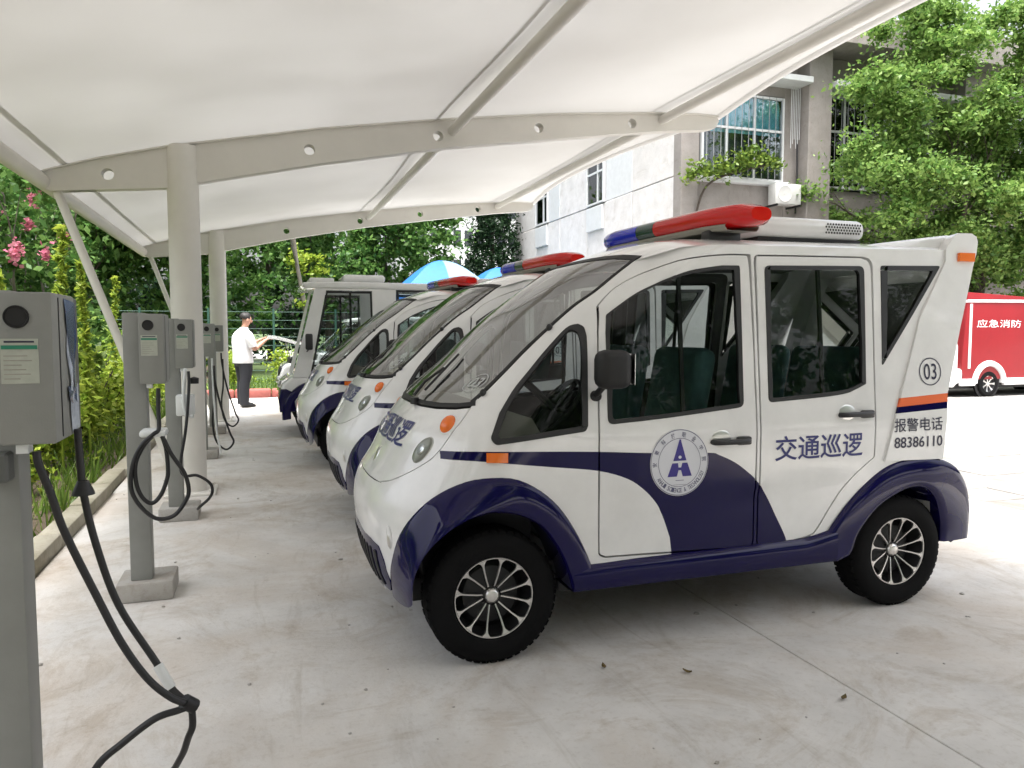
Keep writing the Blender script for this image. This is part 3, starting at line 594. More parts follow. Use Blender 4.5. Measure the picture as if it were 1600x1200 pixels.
def both(name,g,mats,parent,smooth=35,sub=None):
    a=g.obj(name,mats,parent,smooth); b=mirror(g).obj(name,mats,parent,smooth); return a,b
def build_van():
    T=empty('patrol_van',(2.0,3.625,0))
    # --- body shell
    fd=toS(rounded(fdoor,.03)); rd=toS(rounded(rdoor,.03)); fw=toS(rounded(fwin,.03)); rw=toS(rounded(rwin,.03)); qw=toS(rounded(qwin,.018)); tw=toS(rounded(twin,.03))
    mid=[((a[0]*.62+b[0]*.38),(a[1]*.62+b[1]*.38)) for a,b in zip(resamp(farch_o,30),resamp(farch_i,30))]
    midr=[((a[0]*.6+b[0]*.4),(a[1]*.6+b[1]*.4)) for a,b in zip(resamp(rarch_o,30),resamp(rarch_i,30))]
    midr=[p for p in midr if 2.60<p[0]<3.28]
    frontlow=[(0,.215),(.08,.215),(.16,.218),(.24,.222),(inv(.52,.25),.25)]
    right=frontlow+toS([p for p in mid if p[1]>.30 and p[0]<1.30],False)
    right+=toS([(1.33,.355),(1.33,.34),(2.50,.34),(2.55,.36)],False)
    right+=toS(midr+[(3.266,.66),(3.268,.743),(3.293,1.07),(3.335,1.20),(3.335,1.797)],False)
    right+=toS(roofb[::-1][1:],False)+toS(wsedge[::-1][1:],False)
    wb=[(inv(.866,1.095),1.095),(.555,1.070),(.47,1.056),(.36,1.049),(.22,1.046),(.1,1.045),(0,1.045)]
    right+=wb[1:]
    def clean(L):
        out=[]
        for p in L:
            if not out or math.hypot(p[0]-out[-1][0],p[1]-out[-1][1])>.002: out.append(p)
        return out
    right=clean(right); outer=right+[(-s,z) for s,z in right[::-1] if s>.001]
    sm=clean(toS(seam,False)); cz=.712
    mright=[(0,cz),(.10,.713),(.2,.7155),(.29,.719)]+sm[::-1]
    mleft=[(-s,z) for s,z in mright[::-1] if s>.001]
    wtop=[(0,1.0455),(.1,1.0455),(.22,1.0465),(.36,1.0495),(.47,1.0565),(.555,1.0705)]
    mask_out=clean(mright+wtop[::-1]+[(-s,z) for s,z in wtop[1:]]+mleft[:-0 or None])
    # hole edges of the hood meet the windshield base: cut the shell there by using the hood loop as an open notch
    sh_right=[p for p in right if not (p[1]>1.03 and p[0]<inv(.866,1.095)-.002 and p[1]<1.0951)]
    notch=sm+[(.29,.719),(.2,.7155),(.10,.713),(0,cz)]
    shr=clean(sh_right+notch[1:]); shell=shr+[(-s,z) for s,z in shr[::-1] if s>.001]
    stS=toS(stripe); stF=mirS(stS)
    holes=[fd,rd,qw,tw]; holes=holes+[mirS(h) for h in holes]
    g=panel(shell,holes,[(stS,1),(stF,1)],thick=.022,grid=.055); g.obj('body_shell',['white_paint','navy_paint'],T,40)
    hood=inset(mask_out,.0042); g=panel(hood,thick=.02,grid=.05); ho=g.obj('hood',['white_paint'],T,40)
    g=panel(inset(mask_out,-.012),[inset(mask_out,.014)],off=-.016,thick=0,grid=.2); g.obj('hood_seal','seal',T)
    # --- windshield
    we=toS(wsedge,False); wt=[we[-1],(.60,1.722),(.45,1.737),(.3,1.744),(.15,1.747),(0,1.748)]
    wr_=[(0,1.045)]+wb[::-1][1:-1]+we+wt[1:]; wr_=clean(wr_); wloop=wr_+[(-s,z) for s,z in wr_[::-1] if s>.001]
    inn=inset(wloop,.022)
    g=panel(inset(wloop,.004),[inn],off=.003,thick=.02,grid=.1); ws=g.obj('windshield_frame','seal',T)
    g=panel(inset(inn,-.004),off=.000,thick=.004,grid=.06); wg=g.obj('windshield','wind_glass',T,180)
    # --- roof
    wtp=[smap(s,z) for s,z in (wt[::-1])]           # centre -> near edge
    n=13; rows=[]
    def along(L,t):
        d=[0]
        for i in range(1,len(L)): d.append(d[-1]+(L[i]-L[i-1]).length)
        tt=d[-1]*t; i=min(len(L)-2,max(0,bisect.bisect_right(d,tt)-1)); return L[i].lerp(L[i+1],(tt-d[i])/(d[i+1]-d[i]))
    rb=[(x,z) for x,z in roofb]; fe=pchip(rb)
    def roofz(x,v): 
        c=.050*(1-v**2)+.022*(1-v**8); return fe(x)+c
    for j in range(-n,n+1):
        v=abs(j)/n; v=1-(1-v)**1.6; sg=-1 if j>=0 else 1; p0=along(wtp,v); p0=Vector((p0.x,sg*abs(p0.y),p0.z)); row=[p0]
        for x in (1.70,1.80,1.95,2.1,2.3,2.55,2.8,3.1,3.335):
            if x-X0<p0.x+.05: continue
            k=min(1,(x-X0-p0.x)/.35); k=k*k*(3-2*k); zz=roofz(x,v); W=fW(fe(x)); zl=p0.z+(x-X0-p0.x)*.30
            z=min(zz,zl*(1-k)+zz*k) if k<1 else zz
            row.append(Vector((x-X0,sg*W*v,z)))
        while len(row)<10: row.insert(1,row[0].lerp(row[1],.5))
        rows.append(row)
    g=G().grid(rows,flip=False); g=normals_out(g); g.obj('roof','white_paint',T,60)
    g=G(); 
    hr=[[(x-X0,y,fe(max(1.65,x))-.03+.03*(1-(y/.6)**2)) for y in (-.6,-.4,-.2,0,.2,.4,.6)] for x in (1.72,2.0,2.5,3.0,3.3)]; g.grid(hr); g.obj('headliner','headliner',T,180)
    # --- doors
    def door(name,loop,win,handle,decor):
        lp=inset(loop,.0082); r1=inset(win,.020)
        for far in (False,True):
            m=mirror if far else (lambda q:q)
            D=m(panel(lp,[win],[(stS,1)],thick=.035,grid=.05,back=2)).obj(name,['white_paint','navy_paint','interior_dark'],T,40)
            m(panel(inset(loop,-.012),[inset(loop,.02)],off=-.03,thick=0,grid=.3)).obj('door_seal','seal',D)
            m(ring(inset(win,.001),r1,.0025,.02)).obj('window_frame','black_plastic',D)
            m(panel(inset(r1,-.004),off=-.008,thick=.003,grid=.08)).obj('window','side_glass',D,180)
            hx,hz=handle; q=G()
            dome(q,smap(inv(hx-.055,hz+.012),hz+.012,-.002),nrm(inv(hx,hz),hz),Vector((1,0,0)),.055,.04,.006,1)
            p0=smap(inv(hx-.10,hz),hz,.002); p1=smap(inv(hx-.09,hz),hz,.026); p2=smap(inv(hx,hz),hz,.032); p3=smap(inv(hx+.07,hz),hz,.026); p4=smap(inv(hx+.085,hz),hz,.002)
            q.tube(smoothline([p0,p1,p2,p3,p4],5),.0125,10)
            p5=smap(inv(hx+.05,hz),hz,.012); q.rbox(p5.x-.03,p5.x+.042,p5.y-.014,p5.y+.012,hz-.018,hz+.020,.008)
            pk=smap(inv(hx+.075,hz),hz,.027); q.lathe([(0,-.004),(.009,-.004),(.01,.006)],14,1,c=pk)
            m(q).obj('handle',['black_plastic','silver'],D,40)
            decor(D,far)
    def dec_f(D,far):
        q=G(); c=(1.752,.806); ra=.146
        def disc(r0,r1,off,mi,n=56):
            lo=[]; 
            for k in range(n+1):
                a=2*PI*k/n; lo.append([smap(inv(c[0]+r_*math.cos(a),c[1]+r_*1.02*math.sin(a)),c[1]+r_*1.02*math.sin(a),off) for r_ in (r0,(r0+r1)/2,r1)])
            q.grid(lo,mi)
        disc(.001,ra,.0022,0); disc(ra*.965,ra*.985,.0030,2); disc(ra*.715,ra*.73,.0030,2)
        def P(u,v): 
            if far: u=-u
            return smap(inv(c[0]+u,c[1]+v),c[1]+v,.0032)
        for poly in ([(-.002,.103),(.004,.103),(.034,.008),(-.032,.008)],[(-.037,-.002),(-.008,-.002),(-.004,-.03),(-.013,-.062),(-.060,-.062)],[(.039,-.002),(.013,-.002),(.006,-.03),(.016,-.062),(.062,-.062)],[(-.006,-.022),(.008,-.022),(.008,-.034),(-.006,-.034)]):
            q.add([P(*p) for p in poly],[tuple(range(len(poly)))],1)
        a=[P(.001+.008*math.cos(2*PI*k/12),.024+.007*math.sin(2*PI*k/12)) for k in range(12)]; q.add([p+Vector((0,-.0006 if not far else -.0006,0)) for p in a],[tuple(range(12))],0)
        q.add([P(-.02,-.078),P(.022,-.078),P(.022,-.0805),P(-.02,-.0805)],[(0,1,2,3)],2); q.add([P(-.03,-.098),P(.032,-.098),P(.032,-.0995),P(-.03,-.0995)],[(0,1,2,3)],2)
        def arc(s,a0,a1,r_,h,w_,flip):
            for i,ch in enumerate(s):
                if ch==' ': continue
                a=a0+(a1-a0)*(i+.5)/len(s); vs,fs,_=text_geo(ch,.01); out=[]
                for u,v in vs:
                    du=(u-.5)*w_; dv=(v-.5)*h
                    if flip: rr=r_-dv; aa=a+du/r_
                    else: rr=r_+dv; aa=a-du/r_
                    out.append(P(rr*math.cos(aa),rr*math.sin(aa)))
                q.add(out,fs,2)
        arc('安徽科技职业学院',R(195),R(-8),ra*.85,.022,.019,False); arc('ANHUI SCIENCE & TECHNOLOGY',R(212),R(340),ra*.85,.020,.011,True)
        if far: q=mirror(q)
        q.obj('emblem',['ring_white','emblem_blue','emblem_grey'],D)
    def dec_r(D,far): shell_text('交通巡逻',2.255,2.765,.783,.900,.0022,.012,far).obj('lettering','navy_decal',D)
    door('front_door',fd,fw,(2.02,.889),dec_f); door('rear_door',rd,rw,(2.725,.985),dec_r)
    # sliding-window divider bars
    for (x,z0,z1) in ((1.78,1.02,1.63),(2.54,1.08,1.69)):
        L_=toS([(x-.009,z0),(x+.009,z0),(x+.009,z1),(x-.009,z1)]); both('window_divider',panel(L_,off=-.009,thick=.012,grid=.3),'black_plastic',T)
    # --- fixed windows
    for nm,lp,mt in (('front_quarter_window',tw,'tint_glass'),('rear_quarter_window',qw,'tint_glass')):
        wd=.026
        for m in (lambda q:q,mirror):
            fr=m(ring(inset(lp,.001),inset(lp,wd),.003,.02)).obj(nm,'black_plastic',T); m(panel(inset(lp,wd-.004),off=-.004,thick=.003,grid=.08)).obj('pane',mt,fr,180)
    # --- fins, spoiler, tailgate
    fl=toS(fin,True,.025); org=toS([(2.99,1.055),(3.32,1.074),(3.32,1.032),(2.97,1.012)]); nav=toS([(2.97,1.012),(3.32,1.032),(3.32,.998),(2.955,.980)])
    g=panel(fl,[],[(org,1),(nav,2)],off=.012,thick=.075,grid=.05,back=True)
    for far in (False,True):
        F=(mirror(g) if far else g).obj('fin',['white_paint','orange_decal','navy_paint'],T,40)
        q=G(); mk=toS([(3.406,1.781),(3.512,1.782),(3.502,1.738),(3.400,1.738)]); q=panel(mk,off=.026,thick=.016,grid=.2); (mirror(q) if far else q).obj('marker_lamp','amber_lens',F)
        (shell_text('报警电话',2.945,3.252,.890,.956,.0142,.008,far)).obj('lettering','black_decal',F); (shell_text('88386110',2.949,3.255,.810,.864,.0142,.012,far)).obj('lettering','black_decal',F)
        nm=shell_text('03',3.142,3.224,1.142,1.222,.0142,.006,far)
        lo=[]
        for k in range(41):
            a=2*PI*k/40; lo.append([smap((-1 if far else 1)*inv(3.183+r_*math.cos(a),1.182+r_*.98*math.sin(a)),1.182+r_*.98*math.sin(a),.0142) for r_ in (.0655,.071)])
        nm.grid(lo); nm.obj('number_mark','black_decal',F)
    g=G(); 
    sp=[[(x-X0,y,z) for y,z in ((-.575,1.80),(-.570,zt-.012),(-.556,zt),(0,zt+.012),(.556,zt),(.570,zt-.012),(.575,1.80))] for x,zt in ((2.90,1.815),(3.1,1.842),(3.3,1.869),(3.42,1.884),(3.49,1.880),(3.515,1.86))]
    g.grid(sp); g.box(3.40-X0,3.512-X0,-.56,.56,1.80,1.86); normals_out(g).obj('spoiler','white_paint',T,40)
    tl=[]
    for z in (.34,.5,.74,.9,1.07,1.25,1.403,1.6,1.73,1.79):
        xr_={.34:3.30,.5:3.28,.74:3.262,.9:3.272,1.07:3.287,1.25:3.34,1.403:3.39,1.6:3.455,1.73:3.498,1.79:3.52}[z]; tl.append([(xr_-X0-.012*(abs(y)/.6)**4,y,z) for y in (-.66,-.5,-.25,0,.25,.5,.66)] if z<1.0 else [(xr_-X0-.012,y,z) for y in (-.60,-.45,-.25,0,.25,.45,.60)])
    low=[r_ for r_,z in zip(tl,(.34,.5,.74,.9,1.07)) ]; g=G().grid(low); g.grid(tl[-2:]); 
    for sg in (-1,1):
        col=[[r_[0 if sg<0 else 6],r_[1 if sg<0 else 5]] for r_ in tl[4:9]]; g.grid(col)
    TG=normals_out(g).obj('tailgate','white_paint',T,40)
    g=G().grid([r_[1:6] for r_ in tl[4:9]]); g.obj('rear_window','tint_glass',TG,180)
    # rear bumper between the rear arches
    bp=[]
    for z,xo in ((.285,3.46),(.31,3.515),(.40,3.533),(.50,3.525),(.60,3.475),(.68,3.39),(.74,3.262)): bp.append([(xo-X0-.05*(abs(y)/.66)**5*(1 if z<.7 else .2),y,z) for y in (-.668,-.62,-.5,-.2,0,.2,.5,.62,.668)])
    normals_out(G().grid(bp)).obj('rear_bumper','navy_paint',T,50)
    for sg in (-1,1):
        g=G().rbox(3.44-X0,3.515-X0,sg*.45-.07,sg*.45+.07,.52,.60,.015); g.obj('tail_lamp','red_lens',T)
    # --- wheel arches and sills
    both('wheel_arch',normals_out(G().grid(arch_geo(farch_o,farch_i))),'navy_paint',T,50)
    both('wheel_arch',normals_out(G().grid(arch_geo(rarch_o,rarch_i,rear=True))),'navy_paint',T,50)
    sl=[]
    for x in np.linspace(1.245,2.615,24):
        zt=.375+.012*(x-1.3) if x<2.45 else .389+.02*(x-2.45)/.1; sl.append([(x-X0,-y,z) for y,z in ((.708,zt+.014),(.722,zt+.010),(.737,zt-.004),(.742,zt-.03),(.740,.30),(.730,.280),(.66,.272),(.52,.275))])
    both('sill',normals_out(G().grid(sl)),'navy_paint',T,45)
    # --- front: grille, fog recess, headlamps, signals, badge, lettering
    gl=[(0,.235),(.2,.238),(.33,.25),(.365,.30),(.36,.40),(.335,.455),(.25,.468),(0,.472)]; gl=gl+[(-s,z) for s,z in gl[::-1] if s>0]
    g=panel(gl,off=.004,thick=.01,grid=.06); GR=g.obj('grille','navy_paint',T)
    for k in range(-5,6):
        s=k*.058; sl_=[(s-.013,.268),(s+.013,.268),(s+.013,.425),(s-.013,.425)]; panel(dens(rounded(sl_,.008),.05),off=.0075,thick=.004,grid=.3).obj('grille_slot','seal',GR)
    for sgn in (1,-1):
        def S_(x,z): return sgn*inv(x,z)
        sfx=S_(.507,.514); q=G(); dome(q,smap(sfx,.514,-.001),nrm(sfx,.514),Vector((0,0,1)),.052,.018,.007,0); dome(q,smap(sfx,.50,.003),nrm(sfx,.5),Vector((0,0,1)),.030,.010,.007,1); q.obj('fog_lamp',['white_paint','silver'],T,60)
        s=S_(.649,.883); t=smap(S_(.684,.93),.93)-smap(S_(.615,.834),.834); H=G(); dome(H,smap(s,.883,-.004),nrm(s,.883),t,.070,.040,.012); hl=H.obj('headlight','lamp_bowl',T,60)
        dome(G(),Vector((0,0,0)),Vector((1,0,0)),Vector((0,1,0)),.1,.1,.1); q=G(); dome(q,smap(s,.883,.0),nrm(s,.883),t,.066,.036,.022); q.obj('headlight_lens','clear_lens',hl,180)
        q=G(); dome(q,smap(s,.883,.009),nrm(s,.883),t,.026,.020,.006); q.obj('bulb_reflector','chrome',hl,60)
        s2=S_(.750,.993); q=G(); dome(q,smap(s2,.993,-.003),nrm(s2,.993),Vector((.4,0,1)),.050,.042,.012); sg_=q.obj('turn_signal','white_paint',T,60); q=G(); dome(q,smap(s2,.993,.001),nrm(s2,.993),Vector((.4,0,1)),.043,.035,.026); q.obj('signal_lens','amber_lens',sg_,180)
        mk=[(sgn*a,b) for a,b in toS([(.874,.847),(.959,.846),(.961,.886),(.876,.887)])]; panel(mk if sgn>0 else mk[::-1],off=.012,thick=.012,grid=.2).obj('side_marker','amber_lens',T)
        # windscreen corner fittings
        for (x,z) in ((.895,1.122),(1.195,1.397)):
            s3=S_(x,z); q=G(); dome(q,smap(s3,z,.002),nrm(s3,z),Vector((0,0,1)),.017,.014,.02); q.obj('screen_fitting','black_plastic',T,60)
    sb=.05; q=G(); dome(q,smap(0,.80,0),nrm(0,.80),Vector((0,0,1)),.038,.030,.006); q.obj('badge','silver',ho,60)
    shell_text('交通巡逻',.335,-.335,.872,.985,.0025,.012,front=True).obj('lettering','navy_decal',ho)
    # windscreen number, wiper
    vs,fs,_=text_geo('03',.01); q=G(); s0,z0=inv(.905,1.165),1.165
    q.add([smap(s0-.055+.062*u,z0-.024+.04*v,.004) for u,v in vs],fs)
    q.grid([[smap(s0-.025+r_*math.cos(2*PI*k/32),z0-.004+r_*.75*math.sin(2*PI*k/32),.004) for r_ in (.045,.049)] for k in range(33)]); q.obj('number_mark','sticker_grey',wg)
    q=G(); b0=smap(.12,1.062,.02); q.lathe([(0,.0),(.02,.0),(.022,-.03)],14,axis='z',c=b0); q.tube([smap(.12,1.065,.03),smap(.10,1.12,.034),smap(.09,1.19,.026)],.007,6); q.tube([smap(.16,1.10,.018),smap(.09,1.19,.02),smap(.05,1.26,.018)],.006,6); q.obj('wiper','black_plastic',wg)
    # --- mirrors
    for sg in (-1,1):
        q=G(); q.rbox(1.365-X0-.068,1.365-X0+.080,-.88,-.775,1.148,1.308,.04,3); q.tube([(1.352-X0,-.69,1.11),(1.345-X0,-.74,1.125),(1.36-X0,-.80,1.175)],.014,8); q.lathe([(0,-.02),(.022,-.02),(.024,.02)],14,c=(1.352-X0,-.70,1.11))
        if sg>0: q=mirror(q)
        M=q.obj('mirror','seal',T,50); q=G().box(1.452-X0,1.4535-X0,-.868,-.792,1.165,1.292); (mirror(q) if sg>0 else q).obj('mirror_glass','chrome',M)
    # --- light bar
    LB=empty('light_bar'); LB.parent=T; LB.location=(2.10-X0,0,1.922); LB.rotation_euler=(0,0,R(3.6))
    def barx(y): return .06*max(0,(abs(y)-.42)/.22)**1.3
    def section(y,k=1.0):
        e=min(1,max(.0,(.655-abs(y))/.10)); e=math.sqrt(max(0,1-(1-e)**2)); a=.115*(.5+.5*e); h=.053*(.6+.4*e)
        return [(barx(y)+k*a*math.copysign(abs(math.cos(t))**.7,math.cos(t)),y,.002+k*h*math.copysign(abs(math.sin(t))**.8,math.sin(t))) for t in np.linspace(0,2*PI,21)]
    def seg(name,y0,y1,mt,n=14):
        g=G(); rows=[section(y) for y in np.linspace(y0,y1,n)]; g.grid(rows)
        g.add(rows[0][:-1],[tuple(range(20))]); g.add(rows[-1][:-1],[tuple(range(20))]); return normals_out(g).obj(name,mt,LB,50)
    seg('red_lens',-.655,-.02,'red_lens'); seg('siren_cover',-.017,.15,'smoke_lens'); seg('blue_lens',.153,.655,'blue_lens')
    g=G(); g.grid([[(barx(y)+a,y,z) for a,z in ((-.085,-.036),(-.098,-.042),(-.098,-.050),(-.085,-.066),(.085,-.066),(.098,-.050),(.098,-.042),(.085,-.036))] for y in np.linspace(-.56,.56,17)]); normals_out(g).obj('base_tray','interior_grey',LB)
    for sg in (-1,1):
        g=G().rbox(-.09,.10,sg*.44-.035,sg*.44+.035,-.118,-.055,.012); g.obj('mounting_foot','black_plastic',LB)
        g=G(); 
        for k in range(4): g.lathe([(0,.03),(.022,.025),(.026,0)],12,axis='z',c=(.0,sg*(.12+.12*k),-.03))
        g.obj('lamp_reflector','chrome',LB)
    # --- roof air conditioner
    AC=G(); AC.rbox(2.36-X0,3.065-X0,-.385,.385,1.862,1.968,.045,4); 
    ac=AC.obj('air_conditioner','white_paint',T,45); G().rbox(2.40-X0,3.05-X0,-.36,.36,1.838,1.864,.008).obj('mounting_gasket','seal',ac)
    g=G()
    for i in range(13):
        for j in range(4):
            x=2.80+.0175*i+(.009 if j%2 else 0); z=1.895+.0145*j; g.add([(x-X0+.0062*math.cos(2*PI*k/6),-.3862,z+.0062*math.sin(2*PI*k/6)) for k in range(6)],[tuple(range(6))])
    both('vent_holes',g,'seal',ac,0)
    # --- inside: floor, seats, dashboard, wheel
    g=G().box(.75-X0,3.25-X0,-.52,.52,.30,.36); g.box(1.3-X0,2.6-X0,-.69,.69,.345,.372); g.box(.62-X0,3.3-X0,-.40,.40,.20,.299); g.box(1.27-X0,2.62-X0,-.50,.50,.205,.30); g.obj('floor_pan','black_plastic',T)  # lower underbody boxes added to block light and darken the ground below
    for x in (fxw,rxw):
        g=G().tube([(x-X0,-.62,.28),(x-X0,.62,.28)],.035,10); g.box(x-X0-.25,x-X0+.25,-.44,.44,.29,.62 if x<2 else .60); g.obj('axle','dark_metal',T)
    def seat(x,y,w_):
        S=G(); S.rbox(x-X0-.24,x-X0+.24,y-w_/2,y+w_/2,.60,.74,.05,3); S.box(x-X0-.2,x-X0+.2,y-w_/2+.05,y+w_/2-.05,.36,.61); so_=S.obj('seat','seat_fabric',T,45)
        q=G(); mt=Matrix.Translation((x-X0+.24,y,.98))@Matrix.Rotation(R(10),4,'Y'); q.rbox(-.055,.055,-w_/2,w_/2,-.30,.33,.05,3,mat=mt); q.obj('backrest','seat_fabric',so_,45)
        return so_
    seat(1.72,-.32,.46); seat(1.72,.32,.46); seat(2.62,-.30,.52); seat(2.62,.30,.52)
    g=G(); g.prism([(.86-X0,.62),(.80-X0,1.02),(.98-X0,1.05),(1.14-X0,1.0),(1.20-X0,.90),(1.12-X0,.62)],'y',-.5,.5); normals_out(g).obj('dashboard','interior_grey',T,20)
    g=G(); c=Vector((1.32-X0,-.32,1.02)); ax=Vector((-.75,0,.66)).normalized(); u=Vector((0,1,0)); v=ax.cross(u)
    g.tube([c+(u*math.cos(2*PI*k/24)+v*math.sin(2*PI*k/24))*.17 for k in range(24)],.013,8,closed=True); g.tube([c,c-ax*-.25],.018,8); g.tube([c-u*.165,c+u*.165],.012,6); g.tube([c-v*.165,c],.012,6); g.obj('steering_wheel','black_plastic',T)
    for x in (fxw,rxw):
        for sg in (-1,1): wheel_parts(T,x-X0,sg*.622,sg)
    return T
van=build_van()
tag(van,'white and navy patrol van numbered 03, nearest the camera, side on','van','white and navy patrol vans under the canopy')
for nm,o in WHEEL.items(): bpy.data.objects.remove(o)
van2=copy_tree(van); van2.location=(2.05,5.85,0); tag(van2,'white and navy patrol van parked between the nearest van and the third','van')
van3=copy_tree(van); van3.location=(1.94,8.40,0); tag(van3,'third patrol van, beside the boxy flat-roofed patrol vehicle','van')
# ------------------------------------------------------------------ charging posts
def charger(loc,label,cables,coil=None,film=False):
    T=empty('charging_post',loc); tag(T,label,'charger','grey charging posts along the kerb')
    B=G().rbox(-.145,.125,-.02,.26,0,.10,.012,2).obj('base_block','pad_concrete',T,35)
    G().rbox(-.080,.022,.03,.125,.10,1.478,.006,2).obj('pole','charger_grey',T,35)
    H=G().rbox(.002,.118,-.035,.19,1.12,1.472,.006,2); hs=H.obj('housing','charger_grey',T,35)
    G().rbox(.0045,.1155,.193,.235,1.125,1.468,.004,1).obj('rear_cover','charger_dark',hs,35)
    G().box(.1185,.1195,.02,.026,1.13,1.462).obj('door_gap','seal',hs,0)
    g=G().lathe([(0,-.0015),(.022,-.0015),(.0235,-.005),(.0255,-.005),(.0265,0)],28,c=(.046,-.035,1.415)); normals_out(g).obj('card_reader','seal',hs,40)
    s=G().box(.012,.088,-.0362,-.035,1.262,1.365).obj('label_sheet','label_sheet',hs,0)
    G().box(.014,.086,-.0372,-.0362,1.341,1.350).obj('green_band','label_green',s,0); G().box(.020,.080,-.0372,-.0362,1.356,1.360).obj('heading_line','black_decal',s,0)
    g=G()
    for k in range(6): g.box(.018,.050+.03*((k*37%10)/10),-.0370,-.0362,1.272+.0105*k,1.2745+.0105*k)
    g.obj('printed_lines','interior_grey',s,0)
    G().box(.03,.055,-.02,.02,1.098,1.121).obj('cable_gland','tape_white',hs,0)
    if film:
        # peeling protective film on the side plate
        def patch(pts,nm,mt,off): G().add([(.1184+off+.004*((i*7)%3)/3,p[0],p[1]) for i,p in enumerate(pts)],[tuple(range(len(pts)))]).obj(nm,mt,hs,0)
        patch([(.075,1.462),(.182,1.455),(.184,1.36),(.165,1.30),(.175,1.22),(.15,1.245),(.12,1.32),(.09,1.38),(.078,1.42)],'film_patch','film_blue',.0012)
        patch([(.09,1.38),(.10,1.33),(.125,1.29),(.14,1.22),(.182,1.25),(.18,1.135),(.11,1.13),(.095,1.19),(.105,1.26),(.08,1.33)],'film_patch','film_pale',.0022)
        patch([(.08,1.247),(.16,1.24),(.158,1.20),(.14,1.213),(.12,1.20),(.08,1.215)],'film_patch','film_blue',.0032)
    for (pts,r_,mt) in cables: G().tube(smoothline(pts,7),r_,10).obj('cable',mt,T,60)
    if coil: 
        G().tube(smoothline(coil,6),.0105,9).obj('cable','cable_black',T,60)
    return T
lx=-.57
def rel(P,loc): return [(p[0]-loc[0],p[1]-loc[1],p[2]-loc[2]) for p in P]
l1=(-.568,2.035,0)
cA=rel([(-.500,2.03,1.10),(-.497,2.03,1.07),(-.476,2.035,.998),(-.452,2.04,.903),(-.389,2.04,.738),(-.337,2.04,.611),(-.282,2.04,.513),(-.230,2.05,.450),(-.190,2.07,.415),(-.215,2.07,.405),(-.271,2.06,.396),(-.345,2.05,.350),(-.404,2.05,.300),(-.45,2.08,.19),(-.40,2.2,.10),(-.28,2.26,.12),(-.225,2.18,.22),(-.200,2.12,.301),(-.186,2.10,.345),(-.188,2.10,.400)],l1)
cB=rel([(-.439,2.16,1.135),(-.439,2.16,1.106),(-.436,2.16,1.037),(-.432,2.16,.97),(-.408,2.16,.835),(-.361,2.16,.669),(-.274,2.14,.511),(-.237,2.12,.444),(-.190,2.09,.405)],l1)
c1=charger(l1,'nearest grey charging post with peeling film on its side and two hanging cables',[(cA,.0092,'cable_black'),(cB,.0092,'cable_black')],film=True)
g=G().lathe([(.010,.03),(.014,.028),(.026,.0),(.027,-.006),(.010,-.008)],20,axis='z',c=(cB[3][0],cB[3][1],.972)); g.obj('cable_boot','cable_black',c1,40)
G().tube([Vector(cB[6]).lerp(Vector(cB[5]),-.05),Vector(cB[6]).lerp(Vector(cB[7]),.5),cB[7]],.013,10).obj('tape_wrap','tape_white',c1,60)
G().tube([Vector(cA[8])+Vector((-.012,0,.012)),Vector(cA[8])+Vector((.012,.012,-.012))],.019,10).obj('tie','dark_metal',c1,60)
G().rbox(-.04,.012,-.02,.034,1.03,1.10,.006,1).obj('plug_holster','charger_dark',c1,30)
l2=(-.568,4.21,0)
coil=rel([(-.478,4.14,1.10),(-.480,4.13,1.0),(-.478,4.11,.90),(-.502,4.09,.876),(-.555,4.09,.824),(-.595,4.09,.74),(-.61,4.09,.623),(-.578,4.09,.531),(-.502,4.09,.454),(-.42,4.09,.461),(-.365,4.1,.529),(-.348,4.1,.587),(-.367,4.1,.673),(-.423,4.1,.77),(-.464,4.11,.862),(-.450,4.12,.80),(-.444,4.12,.70),(-.45,4.12,.642),(-.479,4.115,.566),(-.521,4.11,.527),(-.563,4.105,.562),(-.587,4.1,.638),(-.585,4.1,.74),(-.54,4.11,.83),(-.485,4.12,.885)],l2)
c2=charger(l2,'second charging post from the camera with black cable coiled on its pole',[],coil)
G().rbox(.0,.12,-.112,.034,.858,.892,.012,2).obj('cable_hook','tape_white',c2,40)
l3=(-.568,5.95,0)
c3c=rel([(-.478,5.86,1.10),(-.476,5.84,.98),(-.50,5.80,.70),(-.54,5.78,.45),(-.515,5.75,.37),(-.431,5.75,.365),(-.352,5.75,.309),(-.333,5.75,.252),(-.355,5.77,.194),(-.42,5.80,.13),(-.44,5.86,.10)],l3)
w3=rel([(-.50,5.90,1.12),(-.515,5.86,.92),(-.50,5.84,.80),(-.45,5.82,.78)],l3)
c3=charger(l3,'third charging post, just before the front column, with white conduit loop',[(c3c,.0105,'cable_black'),(w3,.012,'cable_white')])
G().rbox(.0,.12,-.09,.034,.78,.93,.012,2).obj('junction_box','tape_white',c3,40); G().lathe([(0,-.02),(.03,-.02),(.032,.02),(0,.03)],16,axis='z',c=(.125,-.06,1.03)).obj('plug_boot','cable_black',c3,40)
def hang(l): 
    x,y=.11,.02
    return [(x-.02,y,1.10),(x-.01,y-.02,.95),(x+.05,y-.05,.62),(x+.14,y-.05,.30),(x+.18,y-.04,.18),(x+.10,y-.02,.10),(x+.0,y,.2),(x-.03,y,.42),(x,y-.03,.70),(x+.0,y-.04,1.02)]
charger((-.568,8.78,0),'fourth charging post, half hidden behind the front column',[(hang(0),.011,'cable_black'),([(.09,.0,1.1),(.10,-.02,.7),(.12,-.03,.32),(.16,-.03,.06)],.011,'cable_white')])
charger((-.568,10.92,0),'farthest charging post, beside the rear column',[(hang(0),.011,'cable_black')])

